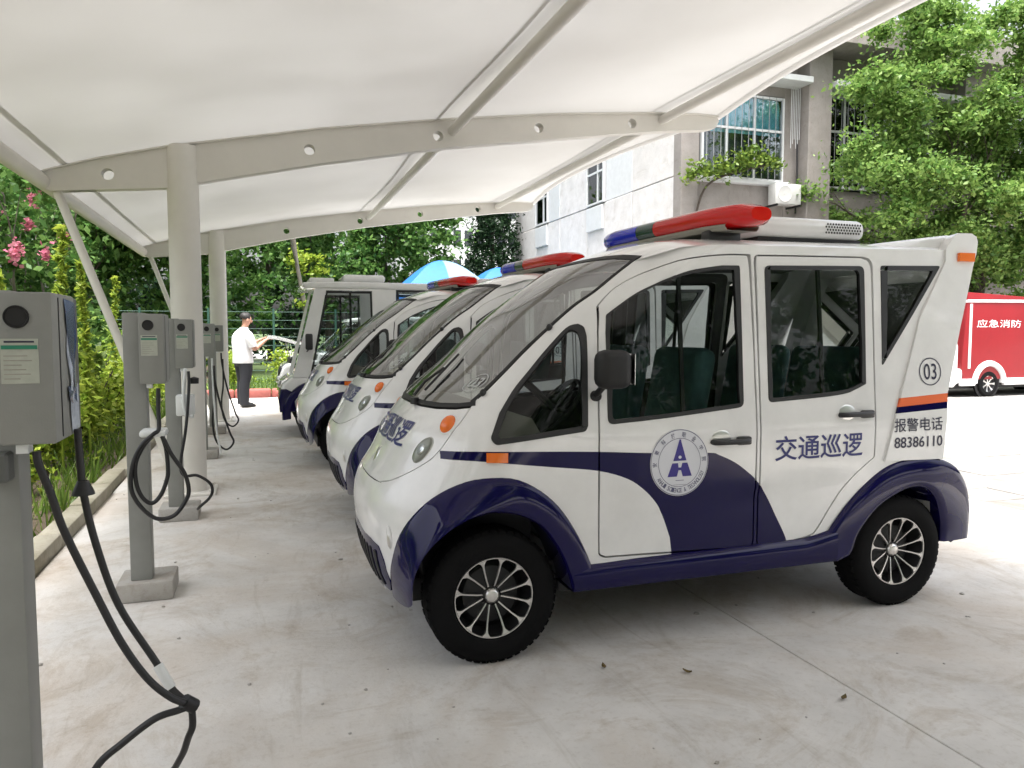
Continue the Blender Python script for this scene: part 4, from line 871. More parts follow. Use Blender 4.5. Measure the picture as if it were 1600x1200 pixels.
# ------------------------------------------------------------------ background vehicles
def body_prism(outline,hw,b=.05,seg=3,taper=None):
    bm=bmesh.new(); n=len(outline); a=[bm.verts.new((x,-hw,z)) for x,z in outline]; c=[bm.verts.new((x,hw,z)) for x,z in outline]
    f1=bm.faces.new(a); f2=bm.faces.new(c[::-1])
    for i in range(n): bm.faces.new((a[i],c[i],c[(i+1)%n],a[(i+1)%n]))
    bmesh.ops.recalc_face_normals(bm,faces=bm.faces[:])
    ed=[e for e in bm.edges if abs(e.verts[0].co.y-e.verts[1].co.y)<1e-6]
    bmesh.ops.bevel(bm,geom=ed,offset=b,segments=seg,profile=.5,affect='EDGES')
    if taper:
        z0,z1,k=taper
        for v in bm.verts:
            if v.co.z>z0: v.co.y*=1-(1-k)*(v.co.z-z0)/(z1-z0)
    return G().bm(bm)
def tw_(y,z,taper):
    z0,z1,k=taper; return y*(1-(1-k)*max(0,z-z0)/(z1-z0))
def sidewin(outline,hw,taper,off=.004,inset_=.0):
    vs=[]; n=len(outline)
    for o_ in (off,-.03): vs+=[(x,-(tw_(hw,z,taper)+o_),z) for x,z in outline]
    return G().add(vs,[tuple(range(n)),*[(i,(i+1)%n,n+(i+1)%n,n+i) for i in range(n)]])
def simple_wheel(T,x,y,r_,side):
    W=empty('wheel'); W.parent=T; W.location=(x,y,r_); s=-1 if side<0 else 1; k=r_/.28
    G().lathe([(.62*r_,s*.07),(.66*r_,s*.09),(.9*r_,s*.09),(.985*r_,s*.07),(r_,s*.03),(r_,-s*.08),(.6*r_,-s*.09)],36).obj('tyre','rubber',W,40)
    g=G().lathe([(0,s*.05),(.12*r_,s*.055),(.2*r_,s*.03),(.55*r_,s*.03),(.62*r_,s*.075),(.66*r_,s*.075)],36); g.obj('rim','dark_metal',W,40)
    g=G()
    for i in range(7):
        a=2*PI*i/7; c,d=math.cos(a),math.sin(a); rows=[[(q*c-t*d,yy,q*d+t*c) for t in (-w_,w_)] for q,w_,yy in ((.1*r_,.016*k,s*.058),(.4*r_,.014*k,s*.062),(.62*r_,.026*k,s*.078))]; g.grid(rows)
    g.lathe([(0,s*.062),(.13*r_,s*.06),(.14*r_,s*.04)],14); g.obj('spokes','silver',W,0)
# boxy patrol vehicle with flat roof
bx=empty('patrol_buggy',(1.9,10.93,0)); tag(bx,'boxy flat-roofed white patrol vehicle with upright windscreen and roof air conditioner','van')
hw=.70; tp=(.8,2.05,.95)
def lx_(L,d=1.9): return [(x-d,z) for x,z in L]
body_prism(lx_([(.27,.36),(.25,.55),(.29,.70),(.40,.785),(.52,.80),(3.2,.82),(3.27,.7),(3.27,.36)]),hw,.04).obj('lower_body','white_paint',bx,40)
g=G(); 
for sg in (-1,1):
    rows=[]
    for t in np.linspace(R(188),R(-8),22):
        c_,s_=math.cos(t),math.sin(t); rows.append([(.72-1.9+r_*c_,sg*y,.30+r_*1.0*s_) for r_,y in ((.45,.69),(.44,.735),(.40,.755),(.34,.75),(.33,.60))])
    normals_out(G().grid(rows)).obj('wheel_arch','navy_paint',bx,50)
    rows=[[(p[0]+2.05,p[1],p[2]) for p in r_] for r_ in rows]; normals_out(G().grid(rows)).obj('wheel_arch','navy_paint',bx,50)
body_prism(lx_([(.25,.34),(.235,.50),(.262,.64),(.33,.645),(.42,.60),(.46,.34)]),.715,.02).obj('front_apron','navy_paint',bx,40)
body_prism(lx_([(.58,1.955),(.55,1.985),(.58,2.03),(1.0,2.045),(3.2,2.04),(3.25,2.0),(3.2,1.95)]),.685,.02).obj('roof','white_paint',bx,40)
for sg in (-1,1):
    def pil(L,nm='pillar',mt='white_paint'):
        q=G(); n=len(L); q.add([(x-1.9,sg*tw_(hw,z,tp),z) for x,z in L]+[(x-1.9,sg*(tw_(hw,z,tp)-.07),z) for x,z in L],[tuple(range(n)),tuple(range(n,2*n))[::-1],*[(i,(i+1)%n,n+(i+1)%n,n+i) for i in range(n)]]); return normals_out(q).obj(nm,mt,bx,30)
    pil([(.42,.79),(.66,.79),(.645,.86),(.86,1.93),(.72,1.965)]); pil([(1.48,.80),(1.78,.80),(1.78,1.97),(1.46,1.97)]); pil([(2.62,.80),(3.24,.80),(3.22,1.97),(2.60,1.97)])
    pil([(.66,.79),(1.48,.80),(1.48,.86),(.645,.86)],'window_ledge'); pil([(.86,1.93),(1.46,1.93),(1.46,1.97),(.72,1.965)],'roof_rail'); pil([(1.78,.80),(2.62,.80),(2.62,.86),(1.78,.86)],'window_ledge')
    def win(L,mt='side_glass',nm='window'):
        q=G(); q.add([(x-1.9,sg*(tw_(hw,z,tp)-.02),z) for x,z in L],[tuple(range(len(L)))]); W=q.obj(nm,mt,bx,0)
        L2=dens(L,.5); c_=(sum(p[0] for p in L)/len(L),sum(p[1] for p in L)/len(L)); f=G(); n=len(L); I=[(c_[0]+(x-c_[0])*.93,c_[1]+(z-c_[1])*.94) for x,z in L]
        f.add([(x-1.9,sg*(tw_(hw,z,tp)+.003),z) for x,z in L]+[(x-1.9,sg*(tw_(hw,z,tp)+.003),z) for x,z in I],[(i,(i+1)%n,n+(i+1)%n,n+i) for i in range(n)]); f.obj('window_frame','seal',W,0)
    win([(.65,.865),(1.475,.865),(1.455,1.925),(.865,1.925)]); win([(1.785,.865),(2.615,.865),(2.6,1.95),(1.785,1.95)])
    q=G(); q.add([(1.16-1.9,sg*.66,.87),(1.19-1.9,sg*.66,.87),(1.19-1.9,sg*.64,1.92),(1.16-1.9,sg*.64,1.92)],[(0,1,2,3)]); q.obj('window_divider','seal',bx,0)
    q=G(); dome(q,Vector((.262-1.9,sg*.48,.70)),Vector((-1,sg*-.2,.25)),Vector((0,1,0)),.09,.05,.03); q.obj('headlight','silver',bx,60)
    for x in (.72,2.77): simple_wheel(bx,x-1.9,sg*.63,.28,sg)
    q=G().rbox(.62-1.9-.04,.62-1.9+.05,sg*.80-.05,sg*.80+.05,1.15,1.36,.02); q.tube([(.60-1.9,sg*.66,1.12),(.62-1.9,sg*.80,1.16)],.01,6); q.obj('mirror','black_plastic',bx,50)
G().add([(.45-1.9,-.64,.80),(.45-1.9,.64,.80),(.735-1.9,.60,1.955),(.735-1.9,-.60,1.955)],[(0,1,2,3)]).obj('windshield','wind_glass',bx,0)
ac2=G().rbox(1.12-1.9,1.69-1.9,-.36,.36,2.06,2.165,.04,3).obj('air_conditioner','white_paint',bx,40); G().box(1.14-1.9,1.67-1.9,-.34,.34,2.03,2.062).obj('mounting_gasket','seal',ac2,0); G().rbox(.66-1.9,.98-1.9,-.55,.55,2.035,2.10,.02).obj('sign_box','white_paint',bx,40)
G().rbox(.9-1.9,1.3-1.9,-.5,.5,.62,.75,.04).obj('seat','seat_fabric',bx,40); G().rbox(1.3-1.9,1.42-1.9,-.5,.5,.7,1.3,.04).obj('backrest','seat_fabric',bx,40)
G().prism(lx_([(.50,.75),(.50,.98),(.66,1.0),(.72,.75)]),'y',-.6,.6).obj('dashboard','interior_grey',bx,20)
# white car with its hood raised
hc=empty('open_hood_car',(2.2,14.1,0)); tag(hc,'white car with its hood raised, in front of the man in the white shirt','car')
def hx(L): return [(x-2.2,z) for x,z in L]
body_prism(hx([(.45,.28),(.33,.40),(.32,.62),(.40,.80),(.46,.84),(.95,.90),(.98,1.02),(4.2,1.02),(4.3,.9),(4.3,.28)]),.76,.05).obj('lower_body','white_paint',hc,40)
body_prism(hx([(1.0,1.0),(1.55,1.55),(1.9,1.62),(3.7,1.6),(4.15,1.0)]),.68,.06,taper=(1.0,1.62,.85)).obj('cabin','tint_glass',hc,40)
body_prism(hx([(1.5,1.56),(1.56,1.62),(1.95,1.66),(3.65,1.64),(3.72,1.58)]),.60,.03).obj('roof','white_paint',hc,40)
rows=[[(x-2.2,y,z+.03*(1-(y/.6)**2)) for y in (-.60,-.3,0,.3,.60)] for x,z in ((.97,1.02),(.80,1.12),(.55,1.22),(.30,1.285),(.16,1.30))]
hd=G().grid(rows); hd.grid([[(p[0],p[1],p[2]-.03) for p in r_] for r_ in rows]); hd.add(rows[-1]+[(p[0],p[1],p[2]-.03) for p in rows[-1]],[(i,i+1,i+6,i+5) for i in range(4)]); hd.add([r_[0] for r_ in rows]+[(r_[0][0],r_[0][1],r_[0][2]-.03) for r_ in rows],[(i,i+1,i+6,i+5) for i in range(4)]); normals_out(hd).obj('raised_hood','white_paint',hc,50)
G().rbox(.50-2.2,.95-2.2,-.5,.5,.80,.93,.03).obj('engine_bay','dark_metal',hc,40); G().rbox(.62-2.2,.8-2.2,-.35,.1,.9,.98,.02).obj('engine_cover','interior_grey',hc,40); G().tube([(.55-2.2,-.45,.85),(.45-2.2,-.45,1.2)],.008,6).obj('hood_prop','silver',hc,60)
q=G(); dome(q,Vector((.35-2.2,-.56,.70)),Vector((-1,-.5,.2)),Vector((.1,.2,1)),.11,.06,.03); q.obj('headlight','dark_metal',hc,60)
for x in (.98,3.5):
    for sg in (-1,1): simple_wheel(hc,x-2.2,sg*.70,.29,sg)
# minivans
def minivan(loc,label,rz=0):
    T=empty('minivan',loc,rz); tag(T,label,'van'); tp=(1.05,1.95,.86); hw=.80
    O=[(-1.95,.30),(-2.0,.55),(-1.95,.85),(-1.75,1.0),(-1.25,1.62),(-1.0,1.84),(-.6,1.92),(1.75,1.92),(1.93,1.8),(2.0,1.1),(2.0,.35),(1.9,.28)]
    body_prism(O,hw,.07,3,tp).obj('body','white_paint',T,40)
    for sg in (-1,1):
        for L in ([(-1.45,1.12),(-.72,1.12),(-.72,1.72),(-1.05,1.72)],[(-.62,1.12),(.42,1.12),(.42,1.72),(-.62,1.72)],[(.52,1.12),(1.78,1.12),(1.70,1.70),(.52,1.72)]):
            g=sidewin(L,hw,tp); g=g if sg<0 else mirror(g); g.obj('window','film_blue',T,20)
        for x in (-1.3,1.25): simple_wheel(T,x,sg*.735,.29,sg)
        g=G().rbox(-2.02,-1.93,sg*.55-.12,sg*.55+.12,.72,.86,.03); g.obj('headlight','silver',T,40)
    G().add([(-1.70,-.62,1.07),(-1.70,.62,1.07),(-1.26,.55,1.65),(-1.26,-.55,1.65)],[(0,1,2,3)]).obj('windshield','room_dark',T,0)
    return T
minivan((11.4,12.4,-.02),'white minivan in the yard, seen through the windows of the nearest van')
minivan((5.6,15.3,-.02),'white minivan behind the second and third patrol vans, roof showing')
# red fire vehicle
rt=empty('fire_vehicle',(16.3,13.0,-.02)); tag(rt,'red emergency fire vehicle with white trim, parked at the right','fire vehicle')
body_prism([(-2.0,.38),(-2.08,.62),(-1.95,2.25),(2.3,2.06),(2.3,.38)],.74,.02).obj('body','red_paint',rt,30)
body_prism([(-1.98,2.03),(-1.98,2.09),(2.32,2.13),(2.32,2.07)],.76,.012).obj('roof_trim','white_paint',rt,30)
for sg in (-1,1):
    m=(lambda q:q) if sg<0 else mirror
    m(G().rbox(-1.90,-1.84,-.762,-.735,.62,2.0,.006,1)).obj('edge_trim','white_paint',rt,30)
    for cx in (-1.28,1.55):
        rows=[]
        for t in np.linspace(PI,0,20): rows.append([(cx+r_*math.cos(t),y,.30+r_*math.sin(t)) for r_,y in ((.49,-.745),(.47,-.785),(.38,-.79),(.36,-.76),(.36,-.55))])
        m(normals_out(G().grid(rows))).obj('wheel_arch','white_paint',rt,50); m(G().lathe([(.0,-.70),(.36,-.70)],28,c=(cx,0,.30))).obj('arch_liner','seal',rt,0)
        simple_wheel(rt,cx,sg*.665,.28,sg)
    for a_,b_ in ((-2.1,-1.70),(-.86,1.13),(1.97,2.3)): m(G().rbox(a_,b_,-.785,-.70,.25,.40,.012,1)).obj('skirt','white_paint',rt,30)
    vs,fs,_=text_geo('应急消防',.0); g=G(); x0,x1=-1.68,-.40
    if sg<0: g.add([(x0+(x1-x0)*u,-.7425,1.50+.17*v) for u,v in vs],fs)
    else: g.add([(x1-(x1-x0)*u,.7425,1.50+.17*v) for u,v in vs],fs)
    g.obj('lettering','white_decal',rt,0)
G().rbox(-2.28,-2.02,-.74,.74,.30,.62,.05,3).obj('front_bumper','white_paint',rt,40)
for sg in (-1,1): 
    q=G(); dome(q,Vector((-2.27,sg*.52,.52)),Vector((-1,0,0)),Vector((0,1,0)),.10,.06,.03); q.obj('headlight','silver',rt,60)
G().box(-2.2,2.25,-.6,.6,.18,.38).obj('chassis','seal',rt,0)

# ------------------------------------------------------------------ blue tents, fence
def tent(loc,label,sz):
    T=empty('market_tent',loc); tag(T,label,'tent','blue tents beyond the vans')
    n=12; rows=[]
    for i in range(n+1):
        t=i/n; r_=sz*(1-t); z=2.62+1.12*math.sin(t*PI/2)**1.5; rows.append([(r_*sx,r_*sy*1.0,z) for sx,sy in ((-1,-1),(0,-1.05),(1,-1),(1.05,0),(1,1),(0,1.05),(-1,1),(-1.05,0),(-1,-1))])
    g=G().grid(rows); g.m=[1 if k%8 in (0,6,7) else 0 for k in range(len(g.f))]; normals_out(g).obj('roof',['tent_pale','tent_blue'],T,30)
    G().add([(-sz-.02,-sz,2.61),(-sz-.02,sz,2.61),(-sz-.02,sz,0.1),(-sz-.02,-sz,.1),(-sz-.3,-sz-.2,.1),(-sz-.02,-sz-.02,2.6)],[(0,1,2,3),(5,0,4)]).obj('side_sheet','tent_blue',T,0)
    g=G().add([(-sz,-sz,2.63),(0,-sz,2.63),(sz,-sz,2.63),(sz,-sz,2.25),(0,-sz,2.28),(-sz,-sz,2.25)],[(0,1,4,5),(1,2,3,4)]); g.obj('valance','tent_blue',T,0)
    for sx in (-1,1):
        for sy in (-1,1): G().tube([(sx*(sz-.03),sy*(sz-.03),0),(sx*(sz-.03),sy*(sz-.03),2.63)],.025,8).obj('leg','silver',T,60)
tent((5.75,24.5,-.02),'pale blue peaked tent with blue side sheet, left of the pair',1.7); tent((8.35,26.4,-.02),'pale blue peaked tent beside the dark cypress, right of the pair',1.6)
fc=empty('wire_fence',(-6,21.0,0)); tag(fc,'dark green wire fence in front of the trees','fence')
for k in range(9): G().tube([(1.6*k,0,0),(1.6*k,0,2.0)],.03,8).obj('post','fence_green',fc,60)
for k in range(9): G().tube([(0,0,.15+.22*k),(12.8,0,.15+.22*k)],.008,5).obj('wire','fence_green',fc,60)
# ------------------------------------------------------------------ crumbs of grit on the slab
g=G()
for k in range(150):
    x,y=random.uniform(-1.15,4.8),random.uniform(1.4,9); s=random.choice([.004,.005,.006,.008,.012])
    bm=bmesh.new(); bmesh.ops.create_icosphere(bm,subdivisions=1,radius=s); 
    for v in bm.verts: v.co=Vector((v.co.x*random.uniform(.6,1.6)+x,v.co.y*random.uniform(.6,1.6)+y,max(0,v.co.z*.6+s*.35)))
    g.bm(bm)
tag(g.obj('grit','pad_concrete',smooth=0),'small crumbs of grit scattered on the concrete','grit',kind='stuff')
for (x,y,r_,lb) in ((2.06,2.22,.5,'dry brown leaf lying on the concrete in front of the nearest van'),(1.32,2.75,1.4,'dry curled leaf lying near the front wheel of the nearest van'),(1.62,2.60,2.2,'small dry leaf lying below the sill of the nearest van')):
    T=Matrix.Translation((x,y,.004))@Matrix.Rotation(r_,4,'Z'); g=G().grid([[T@Vector((u*.02,v*.010*(1-u*u),.006*abs(v)+.008*u*u)) for v in (-1,0,1)] for u in (-1,-.5,0,.5,1)]); tag(g.obj('fallen_leaf','leaf_dry',smooth=60),lb,'leaf','fallen leaves on the concrete')
# ------------------------------------------------------------------ vegetation
def leaf_mesh(C_,S_,size,name,mt,up=.35,aspect=.55,fold=True):
    """C_: clump centres+radii (n,6), S_: leaves per clump"""
    P=[]
    for c,n in zip(C_,S_):
        d=rng.normal(size=(n,3)); d/=np.linalg.norm(d,axis=1)[:,None]; r_=np.abs(rng.normal(size=n))*.62; P.append(np.array(c[:3])+d*r_[:,None]*np.array(c[3:]))
    P=np.concatenate(P); n=len(P)
    nv=rng.normal(size=(n,3))*.75; nv[:,2]+=up+.35; nv/=np.linalg.norm(nv,axis=1)[:,None]
    t=np.cross(nv,rng.normal(size=(n,3))); t/=np.linalg.norm(t,axis=1)[:,None]; b=np.cross(nv,t)
    s=size*rng.uniform(.45,1.5,n)[:,None]; w_=s*aspect
    V=np.stack([P-t*s*.5,P+b*w_*.5-nv*s*.08,P+t*s*.5,P-b*w_*.5-nv*s*.08],1).reshape(-1,3)
    me=bpy.data.meshes.new(name); me.vertices.add(n*4); me.vertices.foreach_set('co',V.astype(np.float32).ravel())
    me.loops.add(n*4); me.loops.foreach_set('vertex_index',np.arange(n*4,dtype=np.int32)); me.polygons.add(n); me.polygons.foreach_set('loop_start',np.arange(0,n*4,4,dtype=np.int32)); me.polygons.foreach_set('loop_total',np.full(n,4,dtype=np.int32))
    me.materials.append(MATS[mt]); me.update(); me.validate(); return me
def link(name,me,parent): o=bpy.data.objects.new(name,me); COL.objects.link(o); o.parent=parent; return o
def branches(g,base,dirv,length,r_,depth,tips,spread=.6,rnd=random):
    p=Vector(base); d=Vector(dirv).normalized(); pts=[p.copy()]; rad=[r_]; n=4
    for i in range(n):
        d=(d+Vector((rnd.uniform(-.16,.16),rnd.uniform(-.16,.16),rnd.uniform(-.02,.12)))).normalized(); p=p+d*length/n; pts.append(p.copy()); rad.append(r_*(1-.5*(i+1)/n))
    g.tube(pts,rad,8 if depth>1 else 6)
    if depth==0: tips.append(p); return
    if depth<=2: tips.append(pts[2])
    for k in range(3 if depth>1 else 3):
        a=rnd.uniform(0,2*PI); s=rnd.uniform(.5,1)*spread; u=d.orthogonal().normalized(); v=d.cross(u); nd=(d+(u*math.cos(a+k*2.1)+v*math.sin(a+k*2.1))*s*1.5+Vector((0,0,.15))).normalized()
        branches(g,pts[-1 if k else 3],nd,length*rnd.uniform(.6,.8),rad[-1]*.8,depth-1,tips,spread,rnd)
def make_tree(name,label,loc,h,trunk_h,r_,crown,nleaf,size,mt,bark='bark',seed=1,group=None,clump=.8,lean=(0,0,1),depth=3,rz=0,fill=1.6):
    rnd=random.Random(seed); T=empty(name,loc,rz); tag(T,label,'tree',group); g=G(); tips=[]
    branches(g,(0,0,-.1),lean,trunk_h,r_,depth,tips,.75,rnd); top=max(t.z for t in tips)
    # rescale limbs into the crown envelope
    cx,cy,cz,rx,ry,rz_=crown; C_=[]
    for t in tips:
        C_.append((t.x,t.y,t.z,clump*rnd.uniform(.6,1.1),clump*rnd.uniform(.6,1.1),clump*rnd.uniform(.4,.75)))
    k=0
    while k<len(tips)*fill:
        d=Vector((rnd.gauss(0,1),rnd.gauss(0,1),rnd.gauss(0,1))).normalized()*(rnd.uniform(.55,1.0)); C_.append((cx+d.x*rx,cy+d.y*ry,cz+d.z*rz_,clump*rnd.uniform(.55,1.15),clump*rnd.uniform(.55,1.15),clump*rnd.uniform(.35,.8))); k+=1
    w_=np.array([c[3]*c[4]*c[5] for c in C_])**.75; w_/=w_.sum(); S_=[max(8,int(nleaf*q)) for q in w_]
    g.obj('trunk',bark,T,60); link('crown',leaf_mesh(C_,S_,size,'crown',mt),T); return T
make_tree('camphor_tree','large bright green broadleaf tree in front of the concrete building',(18.3,15.0,-.02),9,3.2,.24,(-.5,-.1,6.3,4.7,1.9,4.3),165000,.118,'leaf_camphor','bark',3,clump=.62,fill=5.5,lean=(.05,0,1))
make_tree('camphor_tree','young green broadleaf tree at the right edge behind the fire vehicle',(21.4,14.6,-.02),7,2.6,.16,(0,0,4.6,2.6,1.8,2.6),40000,.118,'leaf_camphor','bark',9,clump=.6,fill=4)
# trees beyond the vans
bt=make_tree('broadleaf_tree','mid green tree above the blue tents',(5.5,31,-.05),8,3,.18,(0,0,4.9,2.6,2.2,3.0),22000,.20,'leaf_mid','bark',11,'trees beyond the fence',clump=.85)
def tcopy(src,label,loc,s,rz):
    c=copy_tree(src); c.location=loc; c.scale=s; c.rotation_euler=(0,0,rz); c['label']=label; return c
tcopy(bt,'green tree left of the tents, behind the flat-roofed patrol vehicle',(2.6,30,-.05),(1.0,1,1.02),2.1)
t2=make_tree('broadleaf_tree','dark green bushy tree behind the man in the white shirt',(-1.8,26,-.05),8,2.6,.16,(0,0,3.9,2.9,2.2,3.4),24000,.19,'leaf_mid','bark',21,'trees beyond the fence',clump=.9)
tcopy(t2,'dark green bushy tree behind the rear column',(-5.2,25,-.05),(1.1,1,1.05),1.3)
tcopy(t2,'dense green tree behind the charging posts, left of the rear column',(-8.4,23,-.05),(1.0,1,1.0),3.0)
tcopy(t2,'dense tree at the far left above the nearest charging post',(-11.5,20,-.05),(1.1,1.1,1.15),4.4)
tcopy(bt,'tall tree farther back between the man and the flat-roofed patrol vehicle',(.6,36,-.05),(1.3,1.2,1.35),.7)
tcopy(bt,'tall tree farther back, above the rear column',(-6.5,35,-.05),(1.5,1.2,1.5),3.7)
tcopy(bt,'tall tree farther back at the far left',(-15,31,-.05),(1.6,1.3,1.5),5.2)
for i,(x,y,sx,sz_) in enumerate(((-9,-9.5,1.2,1.2),(-4,-10.5,1.2,1.3),(1.2,-10,1.25,1.25),(6.2,-10.6,1.2,1.3),(11.2,-10.2,1.25,1.2),(16.5,-9.6,1.2,1.25))):  # row out of view behind the camera, added to darken reflections in paint and glass
    tcopy(t2,'unseen bushy tree added behind the camera to darken reflections, %s from the left'%['first','second','third','fourth','fifth','sixth'][i],(x,y,-.05),(sx,sx,sz_),1.1*i)
make_tree('slim_tree','slim pale-trunked tree with sparse yellow leaves behind the flat-roofed vehicle',(1.75,26,-.05),7,5.0,.10,(0,0,3.6,.7,.6,1.1),1300,.17,'leaf_bright','bark_pale',31,clump=.4,depth=1)
# dark cypress
cy=empty('cypress',(9.35,30.5,-.05)); tag(cy,'dark columnar cypress at the corner of the building','tree'); C_=[]
for k in range(150):
    z=.6+8.2*k/150; rr=1.55*(1-(z/9.4)**2.2)+.1; a=k*2.4; q=rr*random.uniform(.3,.8); C_.append((q*math.cos(a),q*math.sin(a),z,.55,.55,.7))
G().tube([(0,0,0),(0,0,4),(0,0,8.2)],[.16,.1,.03],8).obj('trunk','bark',cy,60); link('crown',leaf_mesh(C_,[170]*150,.17,'crown','leaf_dark',up=.0,aspect=.35),cy)
# shrubs in the bed
def shrub_mesh(seed,n,mt,size,rad=(.62,.62,.55)):
    rnd=random.Random(seed); C_=[]
    for k in range(16): 
        a=rnd.uniform(0,2*PI); q=rnd.uniform(.1,.75); C_.append((rad[0]*q*math.cos(a),rad[1]*q*math.sin(a),rad[2]*rnd.uniform(.35,1.7),.28,.28,.24))
    return leaf_mesh(C_,[n//16]*16,size,'foliage',mt)
def stem_mesh(seed,h=.9,n=7):
    rnd=random.Random(seed); g=G()
    for k in range(n): 
        a=2*PI*k/n; g.tube([(0,0,-.03),(.12*math.cos(a),.12*math.sin(a),h*.5),(.34*math.cos(a+.3),.34*math.sin(a+.3),h)],[.014,.009,.004],5)
    o=g.obj('stem','bark',None,60); me=o.data; bpy.data.objects.remove(o); return me
SM=[shrub_mesh(41,2600,'leaf_shrub',.085),shrub_mesh(42,2600,'leaf_bright',.075),shrub_mesh(43,2800,'leaf_shrub',.10)]; ST=stem_mesh(5)
spots=[(-2.05,5.2,.8,0),(-2.5,6.2,1.0,1),(-2.0,6.9,.8,0),(-2.7,7.6,1.2,2),(-2.05,8.3,1.0,1),(-2.6,9.3,1.3,0),(-1.95,9.9,1.05,1),(-2.6,11.0,1.3,2),(-1.95,11.6,1.0,0),(-2.5,12.8,1.3,1),(-1.95,13.6,1.1,2),(-2.6,14.6,1.4,0),(-2.0,15.6,1.2,1),(-3.6,8.0,1.4,2),(-3.7,10.2,1.5,0),(-3.6,12.4,1.5,1),(-3.6,14.8,1.6,2),(-4.9,9.4,1.7,0),(-4.8,12.0,1.8,2),(-4.8,15.2,1.8,1),(-2.9,4.6,1.0,2),(-3.4,5.8,1.2,0),(-1.9,17.6,1.3,0),(-3.2,17.6,1.5,2),(-.6,19.0,1.0,2),(.7,19.3,1.0,0),(1.9,19.2,1.1,2),(3.2,19.4,1.2,0)]
spots=[(x,y,s_,1 if x>-2.2 else k) for x,y,s_,k in spots]
order=['first','second','third','fourth','fifth','sixth','seventh','eighth','ninth','tenth','eleventh','twelfth','thirteenth']
def near_kerb(i): return order[i]
cnt={'a':0,'b':0,'c':0,'d':0}
for i,(x,y,s,k) in enumerate(spots):
    T=empty('shrub',(x,y,.03)); T.scale=(s,s,s*.95); T.rotation_euler=(0,0,i*1.7)
    col=['mid green','yellow-green','leafy green'][k]
    if y>18.5: key='d'; lab='%s shrub on the verge behind the man, %s from the left'
    elif x>-3: key='a'; lab='%s shrub in the bed just behind the kerb, %s from the camera'
    elif x>-4: key='b'; lab='%s shrub in the middle row of the planting bed, %s from the camera'
    else: key='c'; lab='tall %s shrub in the back row of the planting bed, %s from the camera'
    n_=sum(1 for q in spots if ((q[1]>18.5)==(key=='d')) and (('a' if q[0]>-3 else 'b' if q[0]>-4 else 'c') if q[1]<=18.5 else 'd')==key and (q[1]<y if key!='d' else q[0]<x))
    ords=order+['fourteenth','fifteenth','sixteenth','seventeenth']
    tag(T,lab%(col,ords[n_]),'shrub','shrubs in the planting bed'); link('stem',ST,T); link('foliage',SM[k],T)
# tall spiky weeds
def weed_mesh(seed,h):
    rnd=random.Random(seed); C_=[(.02*rnd.uniform(-1,1)+.06*t*t,.02*rnd.uniform(-1,1),h*t,.035+.05*(1-t),.035+.05*(1-t),h/30) for t in np.linspace(.25,1,26)]
    return leaf_mesh(C_,[26]*26,.10,'leaves','leaf_bright',up=.1,aspect=.3)
WMs=[weed_mesh(s,2.3) for s in (1,2,3)]
o=G().tube([(0,0,-.02),(.01,0,1.2),(.06,0,2.3)],[.014,.010,.004],6).obj('stem','leaf_bright',None,60); WS=o.data; bpy.data.objects.remove(o)
for i,(x,y,s,lb) in enumerate(((-1.78,8.1,1.0,'tallest bright yellow-green weed spike, just above the nearest charging post'),(-1.64,8.6,.88,'yellow-green weed spike beside the diagonal strut of the front column'),(-2.35,12.2,1.0,'slender yellow-green weed spike left of the second charging post'),(-2.05,12.6,.93,'slender weed spike directly above the second charging post'),(-1.95,7.2,.78,'weed spike low behind the nearest charging post box'),(-2.2,10.3,.80,'weed spike between the strut and the second charging post'),(-2.9,9.2,1.05,'weed spike among the back shrubs at the far left'))):
    T=empty('weed_plant',(x,y,.03)); T.scale=(s,s,s); T.rotation_euler=(0,0,i*2.2); tag(T,lb,'weed','tall weeds in the planting bed'); link('stem',WS,T); link('leaves',WMs[i%3],T)
# crape myrtle with pink flower heads
cm=empty('crape_myrtle',(-3.0,9.8,.03)); tag(cm,'crape myrtle with pink blossoms at the far left under the canopy edge','tree'); g=G(); tips=[]; rnd=random.Random(77)
for k in range(4): branches(g,(.1*k-.15,0,0),(rnd.uniform(-.3,.4),rnd.uniform(-.3,.3),1),1.7,.045,2,tips,.55,rnd)
g.obj('trunk','bark_pale',cm,60); C_=[(t.x,t.y,t.z,.30,.30,.26) for t in tips]+[(rnd.uniform(-1.2,1.2),rnd.uniform(-.9,.9),rnd.uniform(1.4,3.6),.4,.4,.35) for _ in range(34)]
link('crown',leaf_mesh(C_,[150]*len(C_),.09,'crown','leaf_mid'),cm)
fl=[(rnd.uniform(-.6,1.2),rnd.uniform(-1.2,-.5),rnd.uniform(2.1,3.5),.07,.07,.11) for _ in range(22)]
for k,f in enumerate(fl): link('blossom',leaf_mesh([f],[60],.045,'blossom','petal_pink',aspect=.9),cm)
# creeper on the facade ledge
cr=empty('wall_creeper',(11.9,17.3,5.2)); tag(cr,'leafy green creeper growing across the lower part of the facade window','plant'); G().tube(smoothline([(-1.0,.25,-1.3),(-.95,.2,-.7),(-.7,.1,.0),(0,-.05,.35),(1.0,-.1,.6)],5),.03,6).obj('stem','bark',cr,60)
link('foliage',leaf_mesh([(-.9,-.05,.35,.5,.25,.28),(-.3,-.1,.45,.45,.25,.25),(.25,-.15,.62,.4,.25,.3),(.8,-.15,.75,.45,.25,.22),(1.25,-.15,.62,.3,.2,.2),(-1.25,-.05,.2,.3,.2,.25),(.5,-.15,.95,.22,.18,.2)],[420,380,380,380,200,200,150],.12,'foliage','leaf_shrub'),cr)
